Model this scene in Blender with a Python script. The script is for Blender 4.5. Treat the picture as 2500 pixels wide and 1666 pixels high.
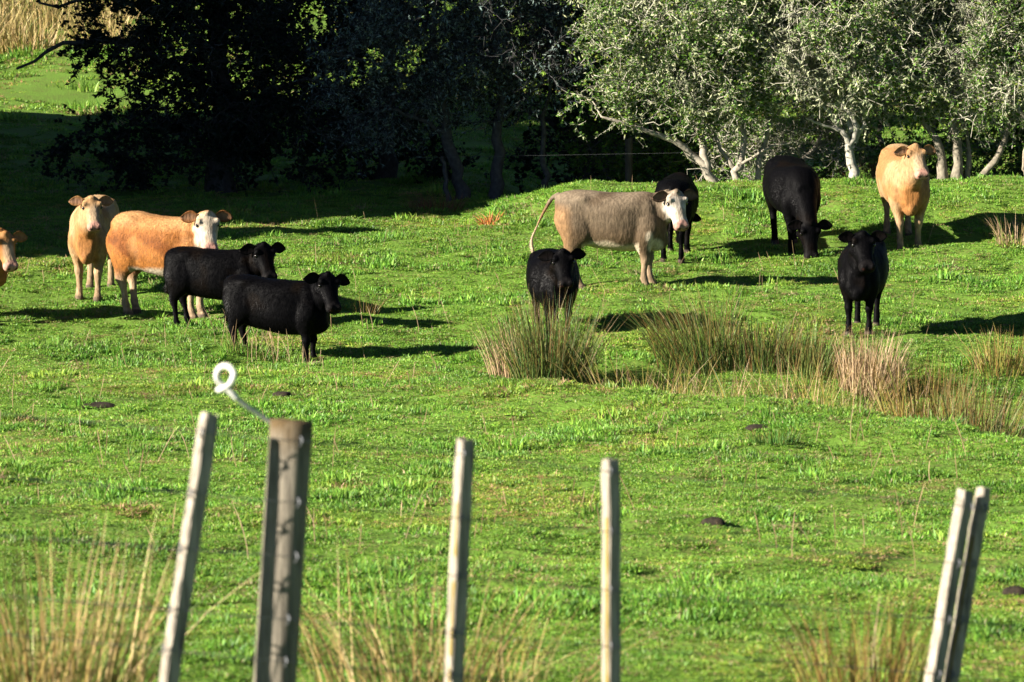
import bpy, math, random
import numpy as np
from mathutils import Vector
for o in list(bpy.data.objects): bpy.data.objects.remove(o)
SC = bpy.context.scene
COL = SC.collection
rad = math.radians
RNG = np.random.default_rng(7)

# ------------------------------------------------------------------ camera, sky, sun, exposure
FPX, PITCH, ZC = 9350.0, rad(4.0), 3.3           # focal length in photo pixels, downward tilt, camera height
cam_d = bpy.data.cameras.new('camera'); cam = bpy.data.objects.new('camera', cam_d); COL.objects.link(cam)
cam.location = (0, 0, ZC); cam.rotation_euler = (rad(90) - PITCH, 0, 0)
cam_d.sensor_width = 36; cam_d.lens = FPX / 2500 * 36; cam_d.clip_end = 2000; cam_d.clip_start = 0.5
cam_d.dof.use_dof = True; cam_d.dof.focus_distance = 49.0; cam_d.dof.aperture_fstop = 6.3
SC.camera = cam
SUN_AZ, SUN_EL = rad(24), rad(23)                # light travels to +x and 24 deg away from the camera
world = bpy.data.worlds.new('World'); SC.world = world; world.use_nodes = True
wn = world.node_tree; sky = wn.nodes.new('ShaderNodeTexSky'); sky.sky_type = 'NISHITA'; sky.sun_disc = False
sky.sun_elevation = SUN_EL; sky.sun_rotation = rad(246); sky.altitude = 2000; sky.air_density = .3; sky.dust_density = .1
wn.links.new(sky.outputs[0], wn.nodes['Background'].inputs[0]); wn.nodes['Background'].inputs[1].default_value = 0.05
sun_d = bpy.data.lights.new('sun', 'SUN'); sun_d.energy = 5.0; sun_d.angle = rad(0.53); sun_d.color = (1.0, 0.92, 0.80)
sun = bpy.data.objects.new('sun', sun_d); COL.objects.link(sun)
LDIR = Vector((math.cos(SUN_AZ) * math.cos(SUN_EL), math.sin(SUN_AZ) * math.cos(SUN_EL), -math.sin(SUN_EL)))
sun.rotation_euler = LDIR.to_track_quat('-Z', 'Y').to_euler(); sun.location = (-30, 0, 40)
SC.view_settings.view_transform = 'Standard'; SC.view_settings.look = 'None'
SC.view_settings.gamma = 1.0; SC.view_settings.exposure = 2.05
SC.render.engine = 'CYCLES'
SC.cycles.max_bounces = 5; SC.cycles.diffuse_bounces = 2; SC.cycles.glossy_bounces = 2; SC.cycles.transmission_bounces = 3

# ------------------------------------------------------------------ helpers
def tag(o, label, cat=None, group=None, kind=None):
    o['label'] = label
    if cat: o['category'] = cat
    if group: o['group'] = group
    if kind: o['kind'] = kind
    return o
def empty(name, loc=(0, 0, 0)):
    o = bpy.data.objects.new(name, None); o.empty_display_size = 0.2; o.location = loc; COL.objects.link(o); return o
def new_mesh(name, V, F, mat=None, col=None, smooth=False):
    """V (n,3); F = list of int arrays (m,k); col (n,3) point colours"""
    V = np.asarray(V, np.float32).reshape(-1, 3)
    if not isinstance(F, (list, tuple)): F = [F]
    F = [np.asarray(f, np.int32) for f in F if len(f)]
    me = bpy.data.meshes.new(name); me.vertices.add(len(V)); me.vertices.foreach_set('co', V.ravel())
    nl = sum(f.size for f in F); npoly = sum(len(f) for f in F)
    me.loops.add(nl); me.polygons.add(npoly)
    me.loops.foreach_set('vertex_index', np.concatenate([f.ravel() for f in F]))
    tot = np.concatenate([np.full(len(f), f.shape[1], np.int32) for f in F])
    st = np.concatenate([[0], np.cumsum(tot)[:-1]]).astype(np.int32)
    me.polygons.foreach_set('loop_start', st)
    try: me.polygons.foreach_set('loop_total', tot)
    except Exception: pass
    me.polygons.foreach_set('use_smooth', np.full(npoly, smooth, bool))
    if col is not None: set_col(me, col)
    if mat: me.materials.append(mat)
    me.update(calc_edges=True); me.validate()
    return me
def set_col(me, col):
    c = np.ones((len(me.vertices), 4), np.float32); c[:, :3] = np.asarray(col, np.float32)
    a = me.attributes.new('Col', 'FLOAT_COLOR', 'POINT'); a.data.foreach_set('color', c.ravel())
def obj(name, me, parent=None, loc=None):
    o = bpy.data.objects.new(name, me); COL.objects.link(o)
    if parent: o.parent = parent
    if loc is not None: o.location = loc
    return o
def norm(a): return a / np.maximum(np.linalg.norm(a, axis=-1, keepdims=True), 1e-9)
def sstep(a, b, x):
    t = np.clip((np.asarray(x, float) - a) / (b - a), 0, 1); return t * t * (3 - 2 * t)
def hash2(i, j, s):
    n = (i.astype(np.int64) * 374761393 + j.astype(np.int64) * 668265263 + s * 982451653) & 0xFFFFFFFF
    n = ((n ^ (n >> 13)) * 1274126177) & 0xFFFFFFFF
    return ((n ^ (n >> 16)) & 0xFFFF) / 65535.0
def vnoise(x, y, s=0):
    x = np.asarray(x, float); y = np.asarray(y, float); i = np.floor(x); j = np.floor(y)
    fx = x - i; fy = y - j; fx = fx * fx * (3 - 2 * fx); fy = fy * fy * (3 - 2 * fy)
    return ((hash2(i, j, s) * (1 - fx) + hash2(i + 1, j, s) * fx) * (1 - fy) + (hash2(i, j + 1, s) * (1 - fx) + hash2(i + 1, j + 1, s) * fx) * fy)
def fbm(x, y, s=0, o=3):
    r = 0; a = 0.5
    for k in range(o): r = r + a * vnoise(x * 2 ** k, y * 2 ** k, s + k); a *= 0.5
    return r / (1 - 0.5 ** o)
def noise3(P, f, s=0): return (vnoise(P[:, 0] * f + P[:, 2] * f * .7, P[:, 1] * f + P[:, 2] * f * .71, s) + vnoise(P[:, 0] * f - P[:, 1] * f, P[:, 2] * f + 7, s + 1)) * .5

def ribbons(P, W, side):
    """P (N,K,3) centre lines, W (N,K) half widths, side (N,3)"""
    N, K, _ = P.shape
    off = side[:, None, :] * W[:, :, None]
    V = np.stack([P - off, P + off], 2).reshape(-1, 3)
    b = (np.arange(N)[:, None] * K + np.arange(K - 1)[None]) * 2
    return V, np.stack([b, b + 1, b + 3, b + 2], -1).reshape(-1, 4)
def tubes(P, R, sides=3):
    N, K, _ = P.shape
    T = np.gradient(P, axis=1); T = norm(T)
    ref = np.where(np.abs(T[:, :1, 2:3]) > 0.8, np.array([1., 0, 0]), np.array([0., 0, 1.]))
    U = norm(np.cross(T, np.broadcast_to(ref, T.shape))); Wv = np.cross(T, U)
    a = np.arange(sides) / sides * 2 * np.pi
    V = P[:, :, None] + R[:, :, None, None] * (U[:, :, None] * np.cos(a)[:, None] + Wv[:, :, None] * np.sin(a)[:, None])
    n = np.arange(N)[:, None, None] * K * sides; k = np.arange(K - 1)[None, :, None] * sides; s = np.arange(sides)[None, None]
    s2 = (s + 1) % sides
    F = np.stack([n + k + s, n + k + s2, n + k + sides + s2, n + k + sides + s], -1).reshape(-1, 4)
    return V.reshape(-1, 3), F
def quads_at(C, A, B):
    """leaf quads: centre C, half axes A, B (N,3): diamond-shaped leaf"""
    V = np.stack([C - A, C + B * .9 - A * .1, C + A, C - B * .9 - A * .1], 1).reshape(-1, 3)
    return V, np.arange(len(V)).reshape(-1, 4)
def rand_dir(n, rng):
    v = rng.normal(size=(n, 3)); return norm(v)
def curve_pts(pts, n):
    """Catmull-Rom through pts (m,d) -> n samples"""
    p = np.asarray(pts, float); m = len(p)
    p2 = np.vstack([2 * p[0] - p[1], p, 2 * p[-1] - p[-2]])
    t = np.linspace(0, m - 1 - 1e-6, n); i = t.astype(int); f = (t - i)[:, None]
    a, b, c, d = p2[i], p2[i + 1], p2[i + 2], p2[i + 3]
    return .5 * ((2 * b) + (-a + c) * f + (2 * a - 5 * b + 4 * c - d) * f ** 2 + (-a + 3 * b - 3 * c + d) * f ** 3)

# ------------------------------------------------------------------ materials
def mat_attr(name, rough=.6, spec=.3, trans=0.0, sheen=0.0, var=0.0, noise_scale=0, tint=False, bump=0, stretch=None):
    m = bpy.data.materials.new(name); m.use_nodes = True; nt = m.node_tree; N = nt.nodes; L = nt.links
    b = N['Principled BSDF']; b.inputs['Roughness'].default_value = rough; b.inputs['Specular IOR Level'].default_value = spec
    if sheen: b.inputs['Sheen Weight'].default_value = sheen; b.inputs['Sheen Roughness'].default_value = .5
    a = N.new('ShaderNodeAttribute'); a.attribute_name = 'Col'; c = a.outputs['Color']
    if tint:
        t = N.new('ShaderNodeAttribute'); t.attribute_type = 'INSTANCER'; t.attribute_name = 'tint'
        mx = N.new('ShaderNodeMix'); mx.data_type = 'RGBA'; mx.blend_type = 'MULTIPLY'; mx.inputs[0].default_value = 1
        L.new(c, mx.inputs[6]); L.new(t.outputs['Color'], mx.inputs[7]); c = mx.outputs[2]
    if noise_scale:
        tc = N.new('ShaderNodeTexCoord'); nz = N.new('ShaderNodeTexNoise'); nz.inputs['Scale'].default_value = noise_scale; nz.inputs['Detail'].default_value = 4
        if stretch:
            mp = N.new('ShaderNodeMapping'); mp.inputs['Scale'].default_value = stretch; L.new(tc.outputs['Object'], mp.inputs['Vector']); L.new(mp.outputs[0], nz.inputs['Vector'])
        else: L.new(tc.outputs['Object'], nz.inputs['Vector'])
        mr = N.new('ShaderNodeMapRange'); mr.inputs['From Min'].default_value = .3; mr.inputs['From Max'].default_value = .7
        mr.inputs['To Min'].default_value = 1 - var; mr.inputs['To Max'].default_value = 1 + var; L.new(nz.outputs['Fac'], mr.inputs['Value'])
        mx = N.new('ShaderNodeMix'); mx.data_type = 'RGBA'; mx.blend_type = 'MULTIPLY'; mx.inputs[0].default_value = 1
        L.new(c, mx.inputs[6]); L.new(mr.outputs[0], mx.inputs[7]); c = mx.outputs[2]
        if bump:
            bp = N.new('ShaderNodeBump'); bp.inputs['Strength'].default_value = bump; bp.inputs['Distance'].default_value = .02
            L.new(nz.outputs['Fac'], bp.inputs['Height']); L.new(bp.outputs[0], b.inputs['Normal'])
    L.new(c, b.inputs['Base Color'])
    if trans:
        tr = N.new('ShaderNodeBsdfTranslucent'); ms = N.new('ShaderNodeMixShader'); ms.inputs[0].default_value = trans
        L.new(c, tr.inputs['Color']); L.new(b.outputs[0], ms.inputs[1]); L.new(tr.outputs[0], ms.inputs[2])
        L.new(ms.outputs[0], N['Material Output'].inputs['Surface'])
    return m
def mat_plain(name, colr, rough=.6, spec=.3, metal=0, noise=None, stretch=(1, 1, 1), col2=None, bump=0, lo=.35, hi=.65):
    m = bpy.data.materials.new(name); m.use_nodes = True; nt = m.node_tree; N = nt.nodes; L = nt.links
    b = N['Principled BSDF']; b.inputs['Roughness'].default_value = rough; b.inputs['Specular IOR Level'].default_value = spec
    b.inputs['Metallic'].default_value = metal; b.inputs['Base Color'].default_value = (*colr, 1)
    if noise:
        tc = N.new('ShaderNodeTexCoord'); mp = N.new('ShaderNodeMapping'); mp.inputs['Scale'].default_value = stretch
        nz = N.new('ShaderNodeTexNoise'); nz.inputs['Scale'].default_value = noise; nz.inputs['Detail'].default_value = 6; nz.inputs['Roughness'].default_value = .65
        L.new(tc.outputs['Object'], mp.inputs['Vector']); L.new(mp.outputs[0], nz.inputs['Vector'])
        r = N.new('ShaderNodeValToRGB'); r.color_ramp.elements[0].position = lo; r.color_ramp.elements[1].position = hi
        r.color_ramp.elements[0].color = (*colr, 1); r.color_ramp.elements[1].color = (*(col2 or colr), 1)
        L.new(nz.outputs['Fac'], r.inputs[0]); L.new(r.outputs[0], b.inputs['Base Color'])
        if bump:
            bp = N.new('ShaderNodeBump'); bp.inputs['Strength'].default_value = bump; bp.inputs['Distance'].default_value = .01
            L.new(nz.outputs['Fac'], bp.inputs['Height']); L.new(bp.outputs[0], b.inputs['Normal'])
    return m
M_GRASS = mat_attr('grass_blades', .5, .35, trans=.35, tint=True)
M_STEM = mat_attr('rush_stems', .55, .3, trans=.15)
M_LEAF = mat_attr('leaf', .6, .12, trans=.3)
M_LICHEN = mat_attr('lichen', .9, .1)
M_BARK = mat_attr('bark', .9, .15, noise_scale=14, var=.35, bump=.6)
M_COAT = mat_attr('cattle_coat', .7, .12, noise_scale=34, var=.30, bump=.5, stretch=(1, 1, .35))
M_HAIR = mat_attr('cattle_hair', .6, .15)
M_BLACKCOAT = mat_attr('black_cattle_coat', .6, .035, noise_scale=34, var=.4, bump=.3, stretch=(1, 1, .35))
M_BLACKHAIR = mat_attr('black_cattle_hair', .42, .08)
M_EYE = mat_plain('eye', (.008, .006, .005), .12, .6)

# ------------------------------------------------------------------ terrain
_L = np.array([[-30, -1.6], [0, -1.8], [8, -2.1], [11.5, -2.26], [16, -2.56], [22, -2.85], [30, -3.05], [36, -3.15], [40, -3.22], [43, -3.28], [45, -3.24],
     [47.3, -3.09], [48.7, -3.0], [50, -2.88], [54, -2.4], [60, -2.15], [66, -1.98], [75, -1.75], [85, -1.1], [95, -.2], [110, 1.4], [130, 3.9], [170, 12], [250, 32], [420, 60], [700, 75]])
_R = np.array([[-30, -1.6], [0, -1.8], [8, -2.1], [11.5, -2.26], [16, -2.56], [22, -2.85], [30, -3.05], [36, -3.15], [40, -3.2], [43, -3.3], [46, -3.1],
     [50, -2.76], [52.5, -2.55], [54, -2.40], [56, -2.0], [58, -1.66], [59.5, -1.62], [61.5, -2.0], [66, -2.5], [75, -2.4], [85, -1.1], [95, -.2], [110, 1.4], [130, 3.9], [170, 12], [250, 32], [420, 60], [700, 75]])
_yt = np.arange(-40, 720, .1); _k = np.exp(-.5 * (np.arange(-30, 31) / 9) ** 2); _k /= _k.sum()
def _prof(P):
    z = np.interp(_yt, P[:, 0], P[:, 1]); return np.convolve(np.pad(z, 30, mode='edge'), _k, 'valid')
_zl, _zr = _prof(_L), _prof(_R)
def ground_z(x, y, bumps=True):
    x = np.asarray(x, float); y = np.asarray(y, float)
    w = sstep(-.018, .022, x / np.maximum(y, 8))
    z = np.interp(y, _yt, _zl) * (1 - w) + np.interp(y, _yt, _zr) * w
    s = (x + .65) * .893 + (y - 40.5) * .45
    g = sstep(-1.6, -.2, x) * (1 - sstep(9, 14, x)) * sstep(24, 29, y)
    z = z - .44 * sstep(0, 1.5, s) * (1 - sstep(40.8, 44.0, y)) * g + .13 * np.exp(-((s + .45) / .75) ** 2) * g * (1 - sstep(41, 43, y))
    z = z + .10 * np.exp(-((y - 44.0 - .15 * (x + 4)) / .55) ** 2) * sstep(-7.5, -5, x) * (1 - sstep(-3.3, -2.6, x))
    if bumps:
        f = sstep(9, 16, y)
        z = z + f * (.16 * (fbm(x * .35, y * .35, 3, 2) - .5) + .11 * (fbm(x * 1.15, y * 1.15, 11, 2) - .5) + .07 * (vnoise(x * 3.1, y * 3.1, 21) - .5))
        z = z - f * .05 * sstep(.74, .9, vnoise(x * 3.7 + 3, y * 3.7, 27))
        z = z + sstep(70, 100, y) * 1.2 * (fbm(x * .12, y * .12, 31, 3) - .5)
    return z + ZC
def at(u, v, y0=13.0, y1=140.0):
    """photo pixel -> point on the ground it shows"""
    y = np.arange(y0, y1, .03); c, s = math.cos(PITCH), math.sin(PITCH)
    du = (u - 1250) / FPX; dv = -(v - 833) / FPX
    d = np.array([du, c + dv * s, -s + dv * c]); X = y * d[0] / d[1]; Z = ZC + y * d[2] / d[1]
    g = ground_z(X, y); hit = np.nonzero(Z <= g)[0]; k = hit[0] if len(hit) else len(y) - 1
    return np.array([X[k], y[k], g[k]])
def xy(u, y): return np.array([(u - 1250) / FPX * y, y, float(ground_z((u - 1250) / FPX * y, y))])

def axis(lo, hi, step, far_lo, far_hi, g=1.16):
    a = list(np.arange(lo, hi + 1e-6, step)); s = step
    while a[-1] < far_hi: s *= g; a.append(a[-1] + s)
    s = step
    while a[0] > far_lo: s *= g; a.insert(0, a[0] - s)
    return np.array(a)
xs = axis(-9.5, 9.5, .14, -400, 400); ys = axis(12, 63, .13, -40, 650)
GX, GY = np.meshgrid(xs, ys); GZ = ground_z(GX, GY)
nx = len(xs); b = (np.arange(len(ys) - 1)[:, None] * nx + np.arange(nx - 1)[None])
def ground_mat():
    m = bpy.data.materials.new('pasture_soil'); m.use_nodes = True; nt = m.node_tree; N = nt.nodes; L = nt.links
    b = N['Principled BSDF']; b.inputs['Roughness'].default_value = .9; b.inputs['Specular IOR Level'].default_value = .1
    tc = N.new('ShaderNodeTexCoord'); n1 = N.new('ShaderNodeTexNoise'); n1.inputs['Scale'].default_value = 1.3; n1.inputs['Detail'].default_value = 8; n1.inputs['Roughness'].default_value = .7
    n2 = N.new('ShaderNodeTexNoise'); n2.inputs['Scale'].default_value = 22; n2.inputs['Detail'].default_value = 5
    L.new(tc.outputs['Object'], n1.inputs['Vector']); L.new(tc.outputs['Object'], n2.inputs['Vector'])
    r = N.new('ShaderNodeValToRGB'); e = r.color_ramp.elements; e[0].position = .32; e[0].color = (.085, .068, .026, 1); e[1].position = .66; e[1].color = (.105, .20, .024, 1)
    x = e.new(.5); x.color = (.09, .165, .022, 1)
    ad = N.new('ShaderNodeMath'); ad.operation = 'MULTIPLY_ADD'; ad.inputs[1].default_value = .5; ad.inputs[2].default_value = 0
    mx = N.new('ShaderNodeMath'); mx.operation = 'MULTIPLY_ADD'; mx.inputs[1].default_value = .5
    L.new(n2.outputs['Fac'], ad.inputs[0]); L.new(n1.outputs['Fac'], mx.inputs[0]); L.new(ad.outputs[0], mx.inputs[2])
    L.new(mx.outputs[0], r.inputs[0]); L.new(r.outputs[0], b.inputs['Base Color'])
    bp = N.new('ShaderNodeBump'); bp.inputs['Strength'].default_value = .8; bp.inputs['Distance'].default_value = .03
    L.new(n2.outputs['Fac'], bp.inputs['Height']); L.new(bp.outputs[0], b.inputs['Normal'])
    return m
gme = new_mesh('ground', np.stack([GX, GY, GZ], -1).reshape(-1, 3), np.stack([b, b + 1, b + nx + 1, b + nx], -1).reshape(-1, 4), ground_mat(), smooth=True)
tag(obj('ground', gme), 'rolling green pasture sloping up to the trees and the hill behind', 'ground', kind='structure')

# ------------------------------------------------------------------ grass (stuff: geometry-nodes instances of small clumps)
def blades(n, radius, hmin, hmax, wid, rng, bend=.5, K=4):
    r = radius * np.sqrt(rng.random(n)); a = rng.random(n) * 2 * np.pi
    base = np.stack([r * np.cos(a), r * np.sin(a), np.full(n, -.01)], -1)
    h = rng.uniform(hmin, hmax, n); da = a + rng.normal(0, .9, n); lean = rng.uniform(.05, bend, n) * (.5 + r / radius)
    d = np.stack([np.cos(da), np.sin(da), np.zeros(n)], -1)
    t = np.linspace(0, 1, K)[None, :, None]
    P = base[:, None] + d[:, None] * (lean * h)[:, None, None] * t ** 2 * 1.3 + np.array([0, 0, 1.]) * h[:, None, None] * t * (1 - .35 * lean[:, None, None] * t)
    ta = rng.random(n) * 2 * np.pi
    side = np.stack([np.cos(ta), np.sin(ta), np.zeros(n)], -1)
    W = wid * rng.uniform(.7, 1.2, n)[:, None] * np.array([1, .9, .6, .06] if K == 4 else np.linspace(1, .06, K))[None]
    return P, W, side, h
clump_col = bpy.data.collections.new('grass_clumps')
GREENS = np.array([[.130, .270, .025], [.105, .240, .023], [.172, .305, .031], [.070, .170, .020], [.21, .315, .037]])
STRAW = np.array([[.26, .20, .085], [.20, .16, .065], [.30, .24, .12]])
rng = np.random.default_rng(3)
for i in range(12):
    kind = 'tall' if i in (8, 9) else ('dead' if i in (10, 11) else 'turf')
    n = {'turf': 80, 'tall': 60, 'dead': 55}[kind]
    P, W, side, h = blades(n, .10, *{'turf': (.012, .032), 'tall': (.028, .066), 'dead': (.012, .035)}[kind], .0050, rng, bend={'turf': .9, 'tall': .6, 'dead': 1.6}[kind])
    V, F = ribbons(P, W, side)
    c = GREENS[rng.integers(0, 5, n)] * rng.uniform(.8, 1.25, (n, 1))
    sm = rng.random(n) < {'turf': .06, 'tall': .05, 'dead': .6}[kind]; c[sm] = STRAW[rng.integers(0, 3, sm.sum())]
    me = new_mesh('grass_clump', V, F, M_GRASS, np.repeat(c, 8, 0))
    clump_col.objects.link(bpy.data.objects.new('grass_clump_%02d' % i, me))
def grass_nodes():
    ng = bpy.data.node_groups.new('grass_scatter', 'GeometryNodeTree')
    ng.interface.new_socket('Geometry', in_out='INPUT', socket_type='NodeSocketGeometry'); ng.interface.new_socket('Geometry', in_out='OUTPUT', socket_type='NodeSocketGeometry')
    N = ng.nodes; L = ng.links; gi = N.new('NodeGroupInput'); go = N.new('NodeGroupOutput')
    mp = N.new('GeometryNodeMeshToPoints'); ci = N.new('GeometryNodeCollectionInfo'); ci.inputs['Collection'].default_value = clump_col
    ci.inputs['Separate Children'].default_value = True; ci.inputs['Reset Children'].default_value = True
    ip = N.new('GeometryNodeInstanceOnPoints'); ip.inputs['Pick Instance'].default_value = True
    def at_(nm, ty):
        a = N.new('GeometryNodeInputNamedAttribute'); a.data_type = ty; a.inputs['Name'].default_value = nm; return a.outputs[0]
    L.new(gi.outputs[0], mp.inputs[0]); L.new(mp.outputs[0], ip.inputs['Points']); L.new(ci.outputs[0], ip.inputs['Instance'])
    L.new(at_('idx', 'INT'), ip.inputs['Instance Index']); L.new(at_('scl', 'FLOAT_VECTOR'), ip.inputs['Scale'])
    e2r = N.new('FunctionNodeEulerToRotation'); L.new(at_('rot', 'FLOAT_VECTOR'), e2r.inputs[0]); L.new(e2r.outputs[0], ip.inputs['Rotation'])
    L.new(ip.outputs[0], go.inputs[0])
    return ng
NG = grass_nodes()
def scatter(name, label, X, Y, size, rng, tall_p, dead_p, tintmul=(1, 1, 1)):
    n = len(X); Z = ground_z(X, Y)
    big = fbm(X * .45, Y * .45, 51, 3); mid = fbm(X * 1.7, Y * 1.7, 61, 3); sm = vnoise(X * 4.5, Y * 4.5, 71)
    lush = sstep(.52, .72, mid) * .8 + .4 * (sm - .5)
    yel = sstep(.5, .75, fbm(X * .8 + 9, Y * .8, 81, 3)); bare = sstep(.60, .72, fbm(X * 2.3, Y * 2.3, 91, 2))
    r = rng.random(n)
    idx = np.where(r < tall_p * (.02 + 2.2 * lush), rng.integers(8, 10, n), np.where(rng.random(n) < dead_p * (.25 + yel + 2.2 * bare), rng.integers(10, 12, n), rng.integers(0, 8, n)))
    s = size * rng.uniform(.75, 1.25, n) * (.8 + .55 * np.clip(lush, 0, 1))
    scl = np.stack([s, s, s * rng.uniform(.7, 1.25, n) * (.8 + .5 * np.clip(lush, 0, 1.2))], -1)
    bare2 = sstep(.63, .72, fbm(X * 1.25 + 5, Y * 1.25, 131, 3)); scl = scl * (1 - .55 * bare2 * (rng.random(n) < .75))[:, None]
    rot = np.stack([rng.normal(0, .12, n), rng.normal(0, .12, n), rng.random(n) * 6.283], -1)
    v = rng.uniform(.72, 1.28, n)[:, None] * (.72 + .52 * big)[:, None]
    tint = np.ones((n, 4), np.float32)
    tint[:, :3] = v * (np.array([1, 1, 1.]) + yel[:, None] * np.array([.34, .06, .12]) + np.clip(lush, 0, 1)[:, None] * np.array([-.14, -.03, .10])) * np.array(tintmul)
    me = bpy.data.meshes.new(name); me.vertices.add(n); me.vertices.foreach_set('co', np.stack([X, Y, Z], -1).astype(np.float32).ravel())
    a = me.attributes.new('idx', 'INT', 'POINT'); a.data.foreach_set('value', idx.astype(np.int32))
    a = me.attributes.new('scl', 'FLOAT_VECTOR', 'POINT'); a.data.foreach_set('vector', scl.astype(np.float32).ravel())
    a = me.attributes.new('rot', 'FLOAT_VECTOR', 'POINT'); a.data.foreach_set('vector', rot.astype(np.float32).ravel())
    a = me.attributes.new('tint', 'FLOAT_COLOR', 'POINT'); a.data.foreach_set('color', tint.ravel())
    me.materials.append(M_GRASS)
    o = obj(name, me); md = o.modifiers.new('scatter', 'NODES'); md.node_group = NG
    return tag(o, label, 'grass', kind='stuff')
def band(y0, y1, half, dens, rng):
    """random points, half width = half(y)"""
    ymid = np.linspace(y0, y1, 200); mx = max(half(y1), half(y0)); n = int((y1 - y0) * 2 * mx * dens)
    X = rng.uniform(-mx, mx, n); Y = rng.uniform(y0, y1, n); k = np.abs(X) < half(Y); return X[k], Y[k]
rng = np.random.default_rng(5)
parts = [band(13.0, 22, lambda y: .134 * y + 1.6, 300, rng), band(22, 34, lambda y: .134 * y + 1.6, 190, rng), band(34, 47, lambda y: .134 * y + 1.6, 130, rng), band(47, 63.5, lambda y: .134 * y + 1.8, 80, rng)]
X = np.concatenate([p[0] for p in parts]); Y = np.concatenate([p[1] for p in parts])
scatter('pasture_grass', 'short grazed green grass covering the sunlit pasture', X, Y, .72 + .018 * (Y - 15), rng, .045, .20)
X, Y = band(63.5, 85, lambda y: .134 * y + 3, 22, rng); scatter('field_grass', 'short green grass under and behind the trees', X, Y, np.full(len(X), 2.0), rng, .1, .15)
X, Y = band(85, 150, lambda y: .134 * y + 3, 6, rng); scatter('hill_grass', 'rough sunlit grass on the hillside behind the trees', X, Y, np.full(len(X), 3.6), rng, .15, .3, (1.1, 1.0, 1.0))

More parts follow.
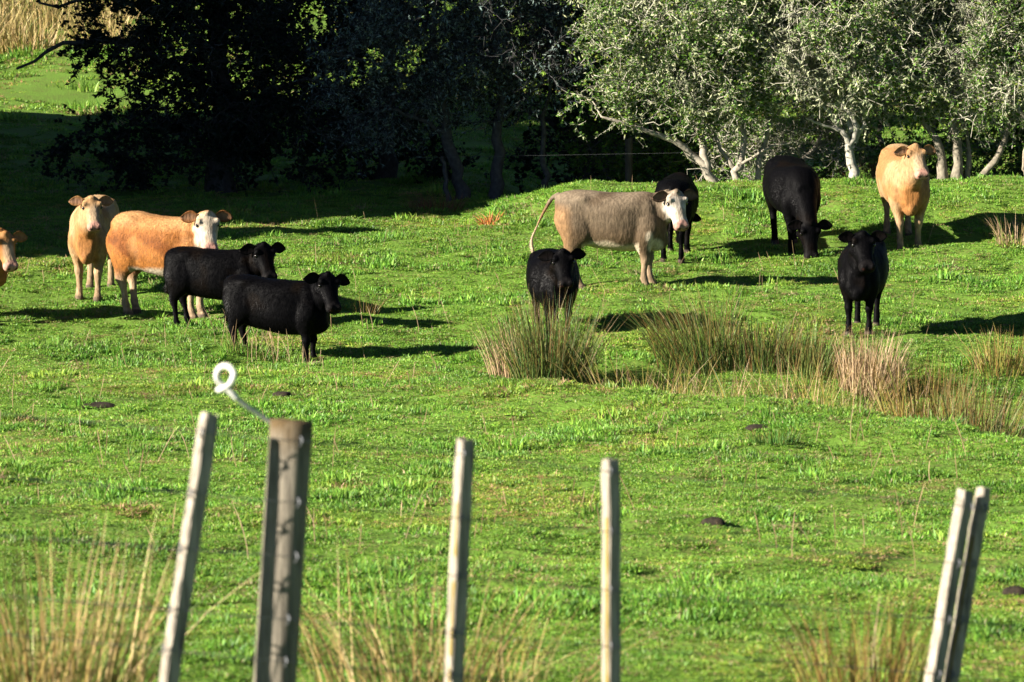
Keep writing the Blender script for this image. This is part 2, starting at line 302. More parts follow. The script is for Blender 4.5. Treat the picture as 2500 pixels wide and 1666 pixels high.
# ------------------------------------------------------------------ trees
def tree(name, label, base, limbs, env, rng, n_branch=160, n_t1=1500, n_t2=4500, n_leaf=22000, n_lichen=12000, leaf=.02, leaf_cols=None,
         bark=(.30, .27, .21), twig_col=(.30, .285, .225), lichen_cols=None, lich=.02, leaf_clump=.5, zmin=.4, tw=1.0, group=None, cat='tree', berries=0, up=.2):
    """limbs: list of (points, r0, r1) local metres; env: list of (centre, radii)"""
    root = empty(name, base); nodes = []; Vs, Fs, Cs = [], [], []; off = 0
    def add(V, F, c):
        nonlocal off
        Vs.append(V); Fs.append(F + off); off += len(V); Cs.append(np.broadcast_to(np.asarray(c), (len(V), 3)))
    for pts, r0, r1 in limbs:
        n = 12; P = curve_pts(pts, n); L = np.linalg.norm(P[-1] - P[0])
        P[1:-1] += rng.normal(0, .012 * L, (n - 2, 3)); R = np.linspace(r0, r1, n) * (1 + rng.normal(0, .06, n))
        if P[0, 2] < .1: R[0] *= 1.45; R[1] *= 1.12; P[0, 2] -= .12
        V, F = tubes(P[None], R[None], 8); add(V, F, bark); nodes += [(p, r) for p, r in zip(P[3:], R[3:])]
    trunk = obj('trunk', new_mesh('trunk', np.concatenate(Vs), np.concatenate(Fs), M_BARK, np.concatenate(Cs), True), root)
    # branches towards targets in the crown volume
    vol = np.array([np.prod(r) for _, r in env]); pick = rng.choice(len(env), n_branch, p=vol / vol.sum())
    d = rand_dir(n_branch, rng) * (rng.random(n_branch) ** .42)[:, None]
    T = np.array([env[k][0] for k in pick]) + d * np.array([env[k][1] for k in pick])
    T = T[T[:, 2] > zmin]
    NP = np.array([p for p, _ in nodes]); NR = np.array([r for _, r in nodes])
    order = np.argsort(np.min(np.linalg.norm(T[:, None] - NP[None], axis=2), 1))
    BP, BR = [], []
    for t in T[order]:
        dd = np.linalg.norm(NP - t, axis=1) + .5 * np.maximum(NP[:, 2] - t[2] + .1, 0); k = int(np.argmin(dd)); p0 = NP[k]; L = np.linalg.norm(t - p0)
        mid = (p0 + t) / 2 + np.array([0, 0, .12 * L]) + rng.normal(0, .10 * L, 3)
        P = curve_pts([p0, mid, t], 7); P[1:-1] += rng.normal(0, .03 * L, (5, 3)); r0 = min(NR[k] * .75, .012 + .016 * L); R = np.linspace(r0, .006, 7)
        BP.append(P); BR.append(R); NP = np.vstack([NP, P[2:]]); NR = np.concatenate([NR, R[2:]])
    BP, BR = np.array(BP), np.array(BR) * tw
    Vs, Fs, Cs, off = [], [], [], 0
    V, F = tubes(BP, BR, 5); add(V, F, np.array(bark) * 1.0)
    def twigs(src, ns, lmin, lmax, r, K, spread):
        k = rng.integers(0, len(src), ns); f = rng.random(ns) ** .6 * (src.shape[1] - 1.01); i = f.astype(int); fr = (f - i)[:, None]
        p0 = src[k, i] * (1 - fr) + src[k, i + 1] * fr; tan = norm(src[k, i + 1] - src[k, i])
        d = norm(tan * .6 + rand_dir(ns, rng) * spread + np.array([0, 0, up * .5])); L = rng.uniform(lmin, lmax, ns)
        t = np.linspace(0, 1, K)[None, :, None]; P = p0[:, None] + d[:, None] * L[:, None, None] * t
        P[:, 1:] += rng.normal(0, 1, (ns, K - 1, 3)) * (L * .09)[:, None, None]
        return P, np.linspace(1, .45, K)[None] * r * rng.uniform(.7, 1.3, ns)[:, None]
    T1, R1 = twigs(BP, n_t1, .25, .65, .0065 * tw, 5, .9); T2, R2 = twigs(T1, n_t2, .10, .30, .0042 * tw, 4, 1.0)
    cj = lambda n, m: np.repeat(np.array(twig_col) * rng.uniform(.7, 1.2, (n, 1)), m, 0)
    V, F = ribbons(T1, R1 * 1.15, norm(np.cross(T1[:, -1] - T1[:, 0], rand_dir(len(T1), rng)))); add(V, F, cj(len(T1), 10)); V, F = ribbons(T2, R2 * 1.15, norm(np.cross(T2[:, -1] - T2[:, 0], rand_dir(len(T2), rng)))); add(V, F, cj(len(T2), 8))
    obj('branches', new_mesh('branches', np.concatenate(Vs), np.concatenate(Fs), M_BARK, np.concatenate(Cs), True), root)
    def on_twigs(n, clump, seed):
        m = n * 3; a = rng.random(m) < .35
        k1 = rng.integers(0, len(T1), m); k2 = rng.integers(0, len(T2), m); f = rng.random(m)
        q1 = f * 3.99; i = q1.astype(int); p1 = T1[k1, i] * (1 - (q1 - i))[:, None] + T1[k1, i + 1] * (q1 - i)[:, None]
        q2 = f * 2.99; i = q2.astype(int); p2 = T2[k2, i] * (1 - (q2 - i))[:, None] + T2[k2, i + 1] * (q2 - i)[:, None]
        P = np.where(a[:, None], p1, p2)
        w = noise3(P + np.array(base), 1.6, seed) * .65 + noise3(P + np.array(base), 5, seed + 5) * .35
        thr = np.quantile(w, 2 / 3 * clump) if clump else -1
        P = P[w + rng.normal(0, .06, m) > thr]; return P[:n]
    if n_leaf:
        C = on_twigs(n_leaf, leaf_clump, 101); n = len(C); C = C + rng.normal(0, .018, (n, 3))
        A = rand_dir(n, rng); A[:, 2] *= .6; A = norm(A); B = norm(np.cross(A, rand_dir(n, rng))); sz = leaf * rng.uniform(.6, 1.35, n)[:, None]
        V, F = quads_at(C, A * sz, B * sz * .62)
        lc = np.array(leaf_cols)[rng.integers(0, len(leaf_cols), n)] * rng.uniform(.75, 1.25, (n, 1))
        cr = obj('crown', new_mesh('crown', V, F, M_LEAF, np.repeat(lc, 4, 0)), root)
    if n_lichen:
        C = on_twigs(n_lichen, .25, 201); n = len(C)
        A = rand_dir(n, rng); A[:, 2] -= .5; A = norm(A); B = norm(np.cross(A, rand_dir(n, rng))); sz = lich * rng.uniform(.5, 1.6, n)[:, None]
        V, F = quads_at(C + A * sz * .5, A * sz, B * sz * .30)
        lc = np.array(lichen_cols)[rng.integers(0, len(lichen_cols), n)] * rng.uniform(.75, 1.2, (n, 1))
        obj('lichen', new_mesh('lichen', V, F, M_LICHEN, np.repeat(lc, 4, 0)), root)
    if berries:
        C = on_twigs(berries, .9, 331); n = len(C); A = np.array([1., 0, 0]) * .011; B = np.array([0, 0, 1.]) * .011
        V1, F1 = quads_at(C, np.broadcast_to(A, (n, 3)), np.broadcast_to(B, (n, 3))); V2, F2 = quads_at(C, np.broadcast_to(A[[1, 0, 2]], (n, 3)), np.broadcast_to(B, (n, 3)))
        obj('berries', new_mesh('berries', np.concatenate([V1, V2]), np.concatenate([F1, F2 + len(V1)]), M_LEAF, np.broadcast_to([.22, .02, .015], (len(V1) * 2, 3))), root)['kind'] = 'stuff'
    return tag(root, label, cat, group)
HLEAF = [(.085, .18, .025), (.06, .135, .02), (.11, .205, .028), (.15, .185, .03), (.045, .10, .018)]
LICH = [(.27, .295, .165), (.21, .235, .135), (.33, .34, .20), (.17, .20, .11)]
rng = np.random.default_rng(11)
PALE = (.23, .205, .16)
def bz(x, y): return (x, y, float(ground_z(x, y)) - .03)
tree('hawthorn_tree', 'leaning hawthorn with three pale trunks and low lichened branch reaching towards the dark trees', bz(3.15, 59.9),
     [([(.05, 0, 0), (-.10, 0, .3), (-.38, .0, .62), (-.75, -.1, .85), (-1.3, -.15, 1.05), (-1.75, -.2, 1.15)], .085, .02), ([(-.1, 0, .3), (-.2, .1, .8), (-.5, .2, 1.5), (-.6, .3, 2.2)], .065, .03),
      ([(.38, .15, 0), (.36, .15, .35), (.5, .2, .7), (.4, .3, 1.4), (.3, .3, 2.2)], .075, .025), ([(.36, .15, .3), (.15, .2, .6), (-.05, .3, 1.1)], .04, .02), ([(.72, .3, 0), (.72, .3, .4), (.9, .4, 1.0), (1.3, .5, 1.7)], .06, .02),
      ([(.36, .15, .35), (.8, -.1, .65), (1.2, -.2, .75)], .03, .012)],
     [((-.35, .1, 2.5), (1.75, 1.4, 1.5)), ((-1.15, -.1, 1.55), (1.05, .9, .55)), ((.7, .1, 2.1), (1.3, 1.2, 1.1)), ((-.5, .3, 3.6), (1.3, 1.2, .9))], rng, n_branch=260, n_t1=2600, n_t2=7500, n_leaf=52000, n_lichen=46000,
     leaf=.026, leaf_cols=HLEAF, bark=PALE, lichen_cols=LICH, lich=.032, zmin=.7, group=None)
tree('hawthorn_tree', 'hawthorn with a single straight pale mottled trunk and forked limbs', bz(5.30, 59.6),
     [([(0, 0, 0), (-.01, 0, .5), (.02, 0, .95), (.05, .05, 1.6), (.0, .1, 2.5)], .078, .03), ([(.0, 0, .55), (-.22, -.05, .85), (-.35, -.1, 1.1), (-.8, -.1, 1.5)], .05, .02), ([(-.2, -.05, .83), (-.5, -.1, .92), (-.75, -.2, 1.02)], .028, .012),
      ([(.01, 0, .62), (.14, .05, .9), (.22, .1, 1.3), (.8, .1, 1.9)], .05, .02), ([(-.02, 0, .8), (-.14, .1, 1.2), (-.3, .3, 2.0)], .045, .02)],
     [((-.1, .1, 2.35), (1.5, 1.3, 1.25)), ((.2, .2, 3.4), (1.4, 1.3, 1.0)), ((-.9, 0, 1.75), (.9, .9, .65))], rng, n_branch=230, n_t1=2600, n_t2=7500, n_leaf=36000, n_lichen=50000, leaf=.027,
     leaf_cols=HLEAF, bark=(.27, .255, .21), lichen_cols=LICH, lich=.032, zmin=.9, berries=250)
tree('hawthorn_tree', 'many-stemmed hawthorn behind the cream cow with low crooked dark limbs', bz(6.95, 59.4),
     [([(-.25, .2, 0), (-.3, .2, .5), (-.55, .3, 1.0), (-.9, .3, 1.5)], .085, .03), ([(-.02, .1, 0), (-.03, .1, .6), (-.1, .1, 1.1), (0, .2, 2.0)], .09, .03), ([(.2, 0, 0), (.4, 0, .22), (.62, -.1, .55), (.75, -.1, 1.0), (1.0, -.1, 1.6)], .07, .025),
      ([(.12, .2, .05), (.15, .2, .5), (.05, .3, 1.2)], .05, .02)],
     [((0, .1, 2.3), (1.45, 1.3, 1.4)), ((.3, -.1, 1.35), (1.2, .9, .5)), ((-.2, .2, 3.4), (1.4, 1.2, .9))], rng, n_branch=230, n_t1=2400, n_t2=6500, n_leaf=38000, n_lichen=40000, leaf=.025,
     leaf_cols=HLEAF, bark=(.16, .14, .105), lichen_cols=LICH, lich=.025, zmin=.75, berries=350)
tree('hawthorn_tree', 'hawthorn with thick rough grey trunk at the end of the row', bz(8.05, 58.9),
     [([(0, 0, 0), (-.02, 0, .45), (-.05, 0, .9), (.1, 0, 1.6), (.2, .1, 2.4)], .15, .05), ([(-.05, 0, .75), (-.3, 0, 1.15), (-.6, 0, 1.7)], .06, .02), ([(-.1, -.15, 0), (-.22, -.2, .25), (-.18, -.15, .6)], .03, .015), ([(.02, 0, .8), (.5, 0, 1.3), (.9, 0, 1.8)], .06, .02)],
     [((-.1, .1, 2.3), (1.3, 1.2, 1.3)), ((.5, .1, 3.2), (1.4, 1.3, 1.1)), ((-.35, -.2, 1.45), (.8, .7, .45))], rng, n_branch=180, n_t1=2200, n_t2=6000, n_leaf=30000, n_lichen=34000, leaf=.025,
     leaf_cols=HLEAF, bark=(.22, .19, .14), lichen_cols=LICH, lich=.025, zmin=.8, berries=150)
tree('hawthorn_tree', 'shadowy hawthorn thicket behind the gap between the pale-trunked hawthorns', bz(4.35, 62.6),
     [([(0, 0, 0), (.05, 0, .6), (-.2, 0, 1.3), (-.3, 0, 2.2)], .08, .03), ([(.3, .1, 0), (.35, .1, .6), (.7, .1, 1.2), (1.0, .1, 1.9)], .06, .02), ([(-.3, 0, 0), (-.5, 0, .5), (-1.0, 0, .9)], .05, .02)],
     [((0, 0, 2.2), (1.9, 1.2, 1.7)), ((-.2, -.1, .8), (1.5, .8, .5))], rng, n_branch=200, n_t1=1800, n_t2=5000, n_leaf=20000, n_lichen=8000, leaf=.026,
     leaf_cols=HLEAF, bark=(.22, .2, .16), lichen_cols=LICH, lich=.025, zmin=.25)
for (tx, ty, lab) in [(6.3, 64.6, 'bushy low thicket behind the many-stemmed hawthorn'), (8.7, 63.6, 'bushy low thicket behind the hawthorn with the thick rough trunk'), (2.3, 64.2, 'dark bushy thicket behind the leaning three-trunked hawthorn')]:
    tree('thicket_bush', lab, bz(tx, ty), [([(0, 0, 0), (.1, 0, .6), (-.1, 0, 1.4), (0, 0, 2.2)], .07, .03), ([(.4, .1, 0), (.5, .1, .5), (.8, .1, 1.2)], .05, .02), ([(-.4, 0, 0), (-.6, 0, .5), (-1.0, 0, 1.1)], .05, .02)],
     [((0, 0, 1.7), (1.5, .9, 1.5)), ((0, -.1, .7), (1.5, .8, .6)), ((0, 0, 3.2), (1.4, 1, 1))], rng, n_branch=150, n_t1=1100, n_t2=2600, n_leaf=20000, n_lichen=2500, leaf=.036,
     leaf_cols=HLEAF, bark=(.12, .11, .09), twig_col=(.08, .075, .06), lichen_cols=LICH, lich=.025, zmin=.15, leaf_clump=.3)
# shaded trees
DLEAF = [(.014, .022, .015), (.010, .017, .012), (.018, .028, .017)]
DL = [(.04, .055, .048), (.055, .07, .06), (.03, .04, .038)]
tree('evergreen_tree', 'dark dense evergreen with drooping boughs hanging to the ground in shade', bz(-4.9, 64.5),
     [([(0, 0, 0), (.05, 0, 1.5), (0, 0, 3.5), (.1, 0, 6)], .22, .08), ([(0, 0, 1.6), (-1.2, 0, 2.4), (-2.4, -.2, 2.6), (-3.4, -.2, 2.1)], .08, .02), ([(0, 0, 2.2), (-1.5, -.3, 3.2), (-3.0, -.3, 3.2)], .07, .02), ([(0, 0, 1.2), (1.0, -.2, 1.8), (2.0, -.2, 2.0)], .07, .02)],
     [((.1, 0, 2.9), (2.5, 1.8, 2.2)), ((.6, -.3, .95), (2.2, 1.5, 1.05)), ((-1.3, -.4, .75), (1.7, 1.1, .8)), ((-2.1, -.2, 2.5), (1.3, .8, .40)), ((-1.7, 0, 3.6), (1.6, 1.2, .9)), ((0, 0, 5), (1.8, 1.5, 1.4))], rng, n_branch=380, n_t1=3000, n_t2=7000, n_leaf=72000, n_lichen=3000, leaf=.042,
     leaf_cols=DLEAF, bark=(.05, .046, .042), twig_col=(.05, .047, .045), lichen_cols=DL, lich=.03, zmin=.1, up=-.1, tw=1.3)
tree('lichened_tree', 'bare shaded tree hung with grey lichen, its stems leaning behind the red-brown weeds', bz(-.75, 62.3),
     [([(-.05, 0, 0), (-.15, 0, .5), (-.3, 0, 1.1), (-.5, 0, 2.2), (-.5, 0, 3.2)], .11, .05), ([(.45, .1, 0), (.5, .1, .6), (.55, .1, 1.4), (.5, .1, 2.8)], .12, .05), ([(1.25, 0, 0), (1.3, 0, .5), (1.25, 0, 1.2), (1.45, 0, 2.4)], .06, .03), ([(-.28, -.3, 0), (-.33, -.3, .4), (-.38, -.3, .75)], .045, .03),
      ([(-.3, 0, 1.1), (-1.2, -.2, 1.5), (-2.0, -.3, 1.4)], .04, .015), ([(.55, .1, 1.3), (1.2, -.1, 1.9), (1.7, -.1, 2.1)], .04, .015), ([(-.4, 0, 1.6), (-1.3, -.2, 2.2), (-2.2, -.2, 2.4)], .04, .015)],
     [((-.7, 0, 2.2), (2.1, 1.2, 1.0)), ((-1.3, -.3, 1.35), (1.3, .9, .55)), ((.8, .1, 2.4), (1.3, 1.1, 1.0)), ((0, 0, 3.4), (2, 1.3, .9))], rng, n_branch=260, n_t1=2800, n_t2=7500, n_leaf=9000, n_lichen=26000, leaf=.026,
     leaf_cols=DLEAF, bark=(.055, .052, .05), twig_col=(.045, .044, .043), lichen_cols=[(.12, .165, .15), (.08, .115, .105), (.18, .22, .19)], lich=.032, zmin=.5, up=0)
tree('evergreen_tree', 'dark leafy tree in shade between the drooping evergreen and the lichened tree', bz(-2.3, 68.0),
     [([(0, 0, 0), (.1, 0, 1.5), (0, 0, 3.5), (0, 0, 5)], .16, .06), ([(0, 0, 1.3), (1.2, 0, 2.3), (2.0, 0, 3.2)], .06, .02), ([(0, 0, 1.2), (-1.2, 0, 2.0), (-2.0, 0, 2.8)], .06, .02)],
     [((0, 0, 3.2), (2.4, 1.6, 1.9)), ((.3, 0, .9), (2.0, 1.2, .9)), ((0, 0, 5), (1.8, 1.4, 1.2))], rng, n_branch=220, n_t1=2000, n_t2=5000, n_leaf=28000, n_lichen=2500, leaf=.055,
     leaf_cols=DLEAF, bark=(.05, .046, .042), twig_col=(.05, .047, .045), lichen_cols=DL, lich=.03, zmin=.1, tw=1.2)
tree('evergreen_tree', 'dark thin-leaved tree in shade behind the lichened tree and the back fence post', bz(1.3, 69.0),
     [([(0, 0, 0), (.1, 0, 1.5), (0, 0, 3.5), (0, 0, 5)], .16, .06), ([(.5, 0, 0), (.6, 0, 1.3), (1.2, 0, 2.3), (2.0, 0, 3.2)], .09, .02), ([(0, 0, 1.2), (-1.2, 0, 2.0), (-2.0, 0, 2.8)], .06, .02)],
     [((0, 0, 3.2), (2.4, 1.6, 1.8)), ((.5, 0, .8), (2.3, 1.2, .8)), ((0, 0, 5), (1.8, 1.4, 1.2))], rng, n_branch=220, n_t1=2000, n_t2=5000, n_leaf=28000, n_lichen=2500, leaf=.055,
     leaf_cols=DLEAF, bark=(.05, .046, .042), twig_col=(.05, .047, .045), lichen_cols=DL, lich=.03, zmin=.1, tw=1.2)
# tall belt of conifers beyond the left edge of the view: throws the broad shade over the trees
for i, (bx, by, h, r) in enumerate([(-20, 48.6, 8.8, 2.2), (-20.3, 51.4, 10.3, 2.0), (-20.3, 54.4, 16.5, 2.7), (-20.8, 57.6, 17.5, 3.0), (-21, 60.8, 17.5, 3.1), (-20.5, 63.8, 15, 3.1), (-21, 68.3, 16, 3.2), (-20.5, 72.8, 15, 3.1), (-21, 77.2, 14.5, 3.1), (-20.5, 81.5, 12.5, 2.7)]):
    root = empty('conifer_tree', bz(bx, by)); n = 6500
    t = rng.random(n) ** .8; z = .4 + t * (h - .4); rr = r * np.minimum(1, .55 + t * 1.6) * (1 - t ** 2.6) * np.sqrt(rng.uniform(.1, 1, n)); a = rng.random(n) * 6.283
    C = np.stack([rr * np.cos(a), rr * np.sin(a), z], -1); A = rand_dir(n, rng); B = norm(np.cross(A, rand_dir(n, rng)))
    V, F = quads_at(C, A * .46, B * .34)
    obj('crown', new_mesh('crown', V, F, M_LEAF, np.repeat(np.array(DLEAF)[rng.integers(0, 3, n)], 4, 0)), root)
    V, F = tubes(np.array([[[0, 0, -.2], [0, 0, h * .4], [.1, 0, h * .9]]]), np.array([[.32, .2, .04]]), 8)
    obj('trunk', new_mesh('trunk', V, F, M_BARK, np.broadcast_to([.14, .11, .08], (len(V), 3)), True), root)
    tag(root, 'tall dense conifer in the belt that shades the dark trees', 'tree', 'conifers of the shelter belt')

# ------------------------------------------------------------------ cattle
def superloft(sec, n=20, e=2.3):
    """sec: list of (centre, side vec, up vec, half width, half up, half down)"""
    a = np.arange(n) / n * 2 * np.pi; ca, sa = np.cos(a), np.sin(a)
    x = np.sign(ca) * np.abs(ca) ** (2 / e); y = np.sign(sa) * np.abs(sa) ** (2 / e); V = []
    for c, s, u, w, hu, hd in sec:
        V.append(np.asarray(c)[None] + np.asarray(s)[None] * (x * w)[:, None] + np.asarray(u)[None] * (np.where(y > 0, y * hu, y * hd))[:, None])
    K = len(V); V = np.concatenate(V + [np.asarray(sec[0][0])[None], np.asarray(sec[-1][0])[None]])
    k = np.arange(K - 1)[:, None] * n; i = np.arange(n)[None]; j = (i + 1) % n
    Q = np.stack([k + i, k + j, k + n + j, k + n + i], -1).reshape(-1, 4); i = i[0]; j = j[0]
    T = np.concatenate([np.stack([np.full(n, K * n), j, i], -1), np.stack([np.full(n, K * n + 1), (K - 1) * n + i, (K - 1) * n + j], -1)])
    return V, Q, T
def ellipsoid(c, r, n=12):
    s = []
    for t in np.linspace(-.98, .98, 9):
        q = math.sqrt(1 - t * t); s.append(((c[0] + t * r[0], c[1], c[2]), (0, 1, 0), (0, 0, 1), r[1] * q, r[2] * q, r[2] * q))
    return superloft(s, n, 2.0)
Yv, Zv, Xv = np.array([0, 1., 0]), np.array([0, 0, 1.]), np.array([1., 0, 0])
TORSO = np.array([  # x, top, bottom, half width
    [-.795, 1.13, .92, .09], [-.765, 1.235, .80, .165], [-.69, 1.29, .71, .225], [-.56, 1.315, .655, .262], [-.40, 1.32, .61, .275], [-.20, 1.30, .565, .305], [.02, 1.285, .54, .330],
    [.20, 1.285, .53, .315], [.36, 1.30, .53, .265], [.48, 1.30, .54, .228], [.58, 1.265, .555, .195], [.68, 1.19, .585, .160], [.755, 1.08, .64, .105]])
FRONT = np.array([  # z, x, rx, ry, y
    [1.08, .46, .09, .045, .155], [.96, .46, .15, .080, .175], [.84, .47, .16, .094, .18], [.74, .46, .150, .098, .175], [.64, .445, .122, .088, .165], [.54, .448, .088, .068, .152], [.45, .460, .061, .055, .143], [.385, .470, .061, .058, .138],
    [.33, .463, .046, .045, .136], [.22, .456, .036, .036, .134], [.145, .461, .045, .044, .134], [.095, .478, .042, .041, .134], [.055, .493, .054, .050, .134], [-.02, .505, .064, .056, .134]])
HIND = np.array([
    [1.18, -.50, .12, .05, .13], [1.06, -.52, .22, .11, .15], [.92, -.51, .255, .135, .16], [.79, -.49, .235, .13, .165], [.68, -.50, .19, .11, .16], [.59, -.55, .128, .085, .152], [.51, -.605, .082, .060, .145],
    [.45, -.617, .062, .050, .142], [.36, -.592, .046, .042, .14], [.24, -.572, .037, .037, .138], [.15, -.562, .046, .044, .138], [.10, -.545, .043, .041, .138], [.055, -.527, .054, .050, .138], [-.02, -.512, .063, .055, .138]])
HEAD = np.array([  # f, top, bottom, half width
    [-.050, -.045, -.15, .062], [-.025, -.002, -.20, .106], [.02, .024, -.235, .132], [.075, .027, -.255, .140], [.13, .020, -.255, .142], [.18, .008, -.24, .131], [.235, -.003, -.215, .113],
    [.29, -.010, -.19, .100], [.345, -.016, -.172, .095], [.39, -.016, -.168, .100], [.43, -.018, -.168, .107], [.465, -.030, -.160, .100], [.492, -.058, -.142, .070]])
def cow(name, label, u, v, H, yaw, poll, hyaw, hpitch, kind, base_px=None, hscale=1.0, legs=(0, 0, 0, 0), width=1.0, length=1.0, fluff=.014, tail=None, hroll=0, neck=1.0, depth=1.0, seed=1, earlift=0., px=None, sink=.0, hair_n=20000):
    """poll in body units (withers 1.3); legs = fore/aft shift of front-left, front-right, hind-left, hind-right"""
    rng = np.random.default_rng(seed); S = H / 1.3
    base = at(u, v, 40) if px is None else xy(*px)
    pcs = []
    # torso
    m = len(TORSO); tt = curve_pts(TORSO, 30); sec = []
    for x, zt, zb, w in tt:
        zc = zb + (zt - zb) * .52; belly = 1 + (depth - 1)
        sec.append(((x * length, 0, zc), Yv, Zv, w * width, zt - zc, (zc - zb) * belly))
    pcs.append(superloft(sec, 28, 2.4))
    for sgn in (-1, 1):
        pcs.append(ellipsoid((.45 * length, sgn * .160 * width, .96), (.16, .085, .27))); pcs.append(ellipsoid((-.50 * length, sgn * .155 * width, 1.00), (.26, .13, .28))); pcs.append(ellipsoid((-.42 * length, sgn * .175 * width, 1.205), (.15, .085, .075))); pcs.append(ellipsoid((-.71 * length, sgn * .085, 1.16), (.085, .065, .07))); pcs.append(ellipsoid((-.31 * length, sgn * .16 * width, .71), (.15, .08, .12)))
    pcs.append(ellipsoid((.60 * length, 0, .645), (.18, .115, .15)))
    # legs
    for q, (tab, sgn) in enumerate(((FRONT, 1), (FRONT, -1), (HIND, 1), (HIND, -1))):
        T = curve_pts(tab, 26); sec = []
        for z, x, rx, ry, y in T[::-1]:
            g = min(1, max(0, (.95 - z) / .95)); bendk = math.sin(min(1, max(0, z / .8)) * math.pi) * .0
            sec.append(((x * 1.0 + (length - 1) * (.46 if tab is FRONT else -.5) + legs[q] * g + bendk, sgn * y * (width * .5 + .5), z), Yv, Xv, ry * 1.16, rx * 1.16, rx * 1.16))
        pcs.append(superloft(sec, 14, 2.0))
    # head frame
    hy, hp = rad(hyaw), rad(hpitch); f = np.array([math.cos(hp) * math.cos(hy), math.cos(hp) * math.sin(hy), -math.sin(hp)]); s = np.array([-math.sin(hy), math.cos(hy), 0.]); up = np.cross(f, s)
    r = rad(hroll); s, up = s * math.cos(r) + up * math.sin(r), up * math.cos(r) - s * math.sin(r)
    P = np.array(poll, float); P[0] += (length - 1) * .6
    hd = lambda a, b_, c: P + hscale * (f * a + s * b_ + up * c)
    sec = []
    for a, t, bt, w in curve_pts(HEAD, 26):
        c = (t + bt) / 2; sec.append((hd(a, 0, c), s, up, w * hscale, (t - c) * hscale, (c - bt) * hscale))
    pcs.append(superloft(sec, 20, 2.35))
    for sgn in (-1, 1):   # brow and cheek
        for (a, bb, c, rr) in ((.105, .110, -.010, .044), (.13, .094, -.165, .07), (.445, .052, -.055, .044)):
            pcs.append(ellipsoid(hd(a, sgn * bb, c), (rr * hscale,) * 3))
    pcs.append(ellipsoid(hd(.005, 0, .01), (.05 * hscale, .06 * hscale, .04 * hscale)))
    # neck
    A = np.array([.36 * length, 0, .98]); E = hd(.04, 0, -.10); B = A + np.array([.30, 0, .10 if P[2] > .8 else -.12]) * neck
    t = np.linspace(0, 1, 14)[:, None]; C = (1 - t) ** 2 * A + 2 * (1 - t) * t * B + t * t * E; T = norm(np.gradient(C, axis=0)); sec = []
    for k in range(14):
        q = k / 13; sd = norm(np.cross(Zv, T[k])); sd = norm(sd * (1 - q) + s * q * .6 + sd * q * .4); uu = np.cross(T[k], sd)
        hv = (.30 * (1 - q) ** 1.2 + .185 * q + .06 * q * (1 - q)) ; hl = .215 * (1 - q) + .122 * q
        sec.append((C[k], sd, uu, hl * (width * .5 + .5), hv * .92, hv * (1.12 + .25 * q * (1 - q))))
    pcs.append(superloft(sec, 18, 2.15))
    # tail
    tp = tail or [(-.72, 0, 1.24), (-.785, 0, 1.16), (-.80, 0, 1.0), (-.785, 0, .82), (-.765, .01, .64), (-.76, .02, .52)]
    tc = curve_pts(tp, 26); tc[:, 0] -= (length - 1) * .74; Tt = norm(np.gradient(tc, axis=0)); sec = []
    for k in range(26):
        q = k / 25; rr = np.interp(q, [0, .2, .6, .72, .88, 1], [.042, .028, .020, .032, .034, .010]); sd = norm(np.cross(Tt[k], Xv if abs(Tt[k][0]) < .8 else Zv)); sec.append((tc[k], sd, np.cross(sd, Tt[k]), rr, rr, rr))
    pcs.append(superloft(sec, 10, 2.0))
    # weld to one skin
    Vs, Q, Tr, o = [], [], [], 0
    for V_, q_, t_ in pcs: Vs.append(V_); Q.append(q_ + o); Tr.append(t_ + o); o += len(V_)
    tmp = bpy.data.objects.new('tmp', new_mesh('tmp', np.concatenate(Vs), [np.concatenate(Q), np.concatenate(Tr)])); COL.objects.link(tmp)
    md = tmp.modifiers.new('r', 'REMESH'); md.mode = 'VOXEL'; md.voxel_size = .019; md.use_smooth_shade = True
    ms = tmp.modifiers.new('s', 'SMOOTH'); ms.factor = .5; ms.iterations = 6
    dg = bpy.context.evaluated_depsgraph_get(); me = bpy.data.meshes.new_from_object(tmp.evaluated_get(dg)); bpy.data.objects.remove(tmp); me.name = 'body'
    n = len(me.vertices); V = np.empty(n * 3, np.float32); me.vertices.foreach_get('co', V); V = V.reshape(-1, 3).astype(float)
    # muscle / hair-lump relief
    nrm = np.empty(n * 3, np.float32); me.vertices.foreach_get('normal', nrm); nrm = nrm.reshape(-1, 3)
    rel = V - P; hf, hs_, hu = rel @ f / hscale, rel @ s / hscale, rel @ up / hscale
    dist = np.sqrt(np.minimum((hf - .24) / .34, 9) ** 2 + (hs_ / .19) ** 2 + ((hu + .09) / .20) ** 2); inhead = (1 - sstep(.85, 1.12, dist + .25 * sstep(.02, -.12, hf))); facem = (1 - sstep(.84, 1.06, dist + .25 * sstep(.02, -.12, hf) + .45 * (noise3(V, 13, seed + 41) - .5)))
    V += nrm * ((noise3(V, 6, seed) - .5) * .020 + (noise3(V, 19, seed + 3) - .5) * fluff * .35)[:, None] * (1 - inhead)[:, None]
    # colours
    nz, nf = noise3(V, 5, seed + 9), noise3(V, 22, seed + 12); x, z = V[:, 0] / length, V[:, 2]
    def mix(a, b_, w): return a * (1 - w[:, None]) + np.asarray(b_)[None] * w[:, None]
    legm = sstep(.62, .40, z) * (np.abs(V[:, 1]) > .05); muz = sstep(.375, .42, hf + .02 * (np.abs(hs_) < .05)) * inhead * (hu > -.125) ; low = sstep(.62, .565, z + .05 * nf) * (np.abs(x) < .5) * (np.abs(V[:, 1]) < .24)
    tailm = (x < -.80) * 1.0
    lo2 = sstep(.68, .60, z + .10 * (nz - .5) + .03 * nf) * (np.abs(x + .02) < .40)
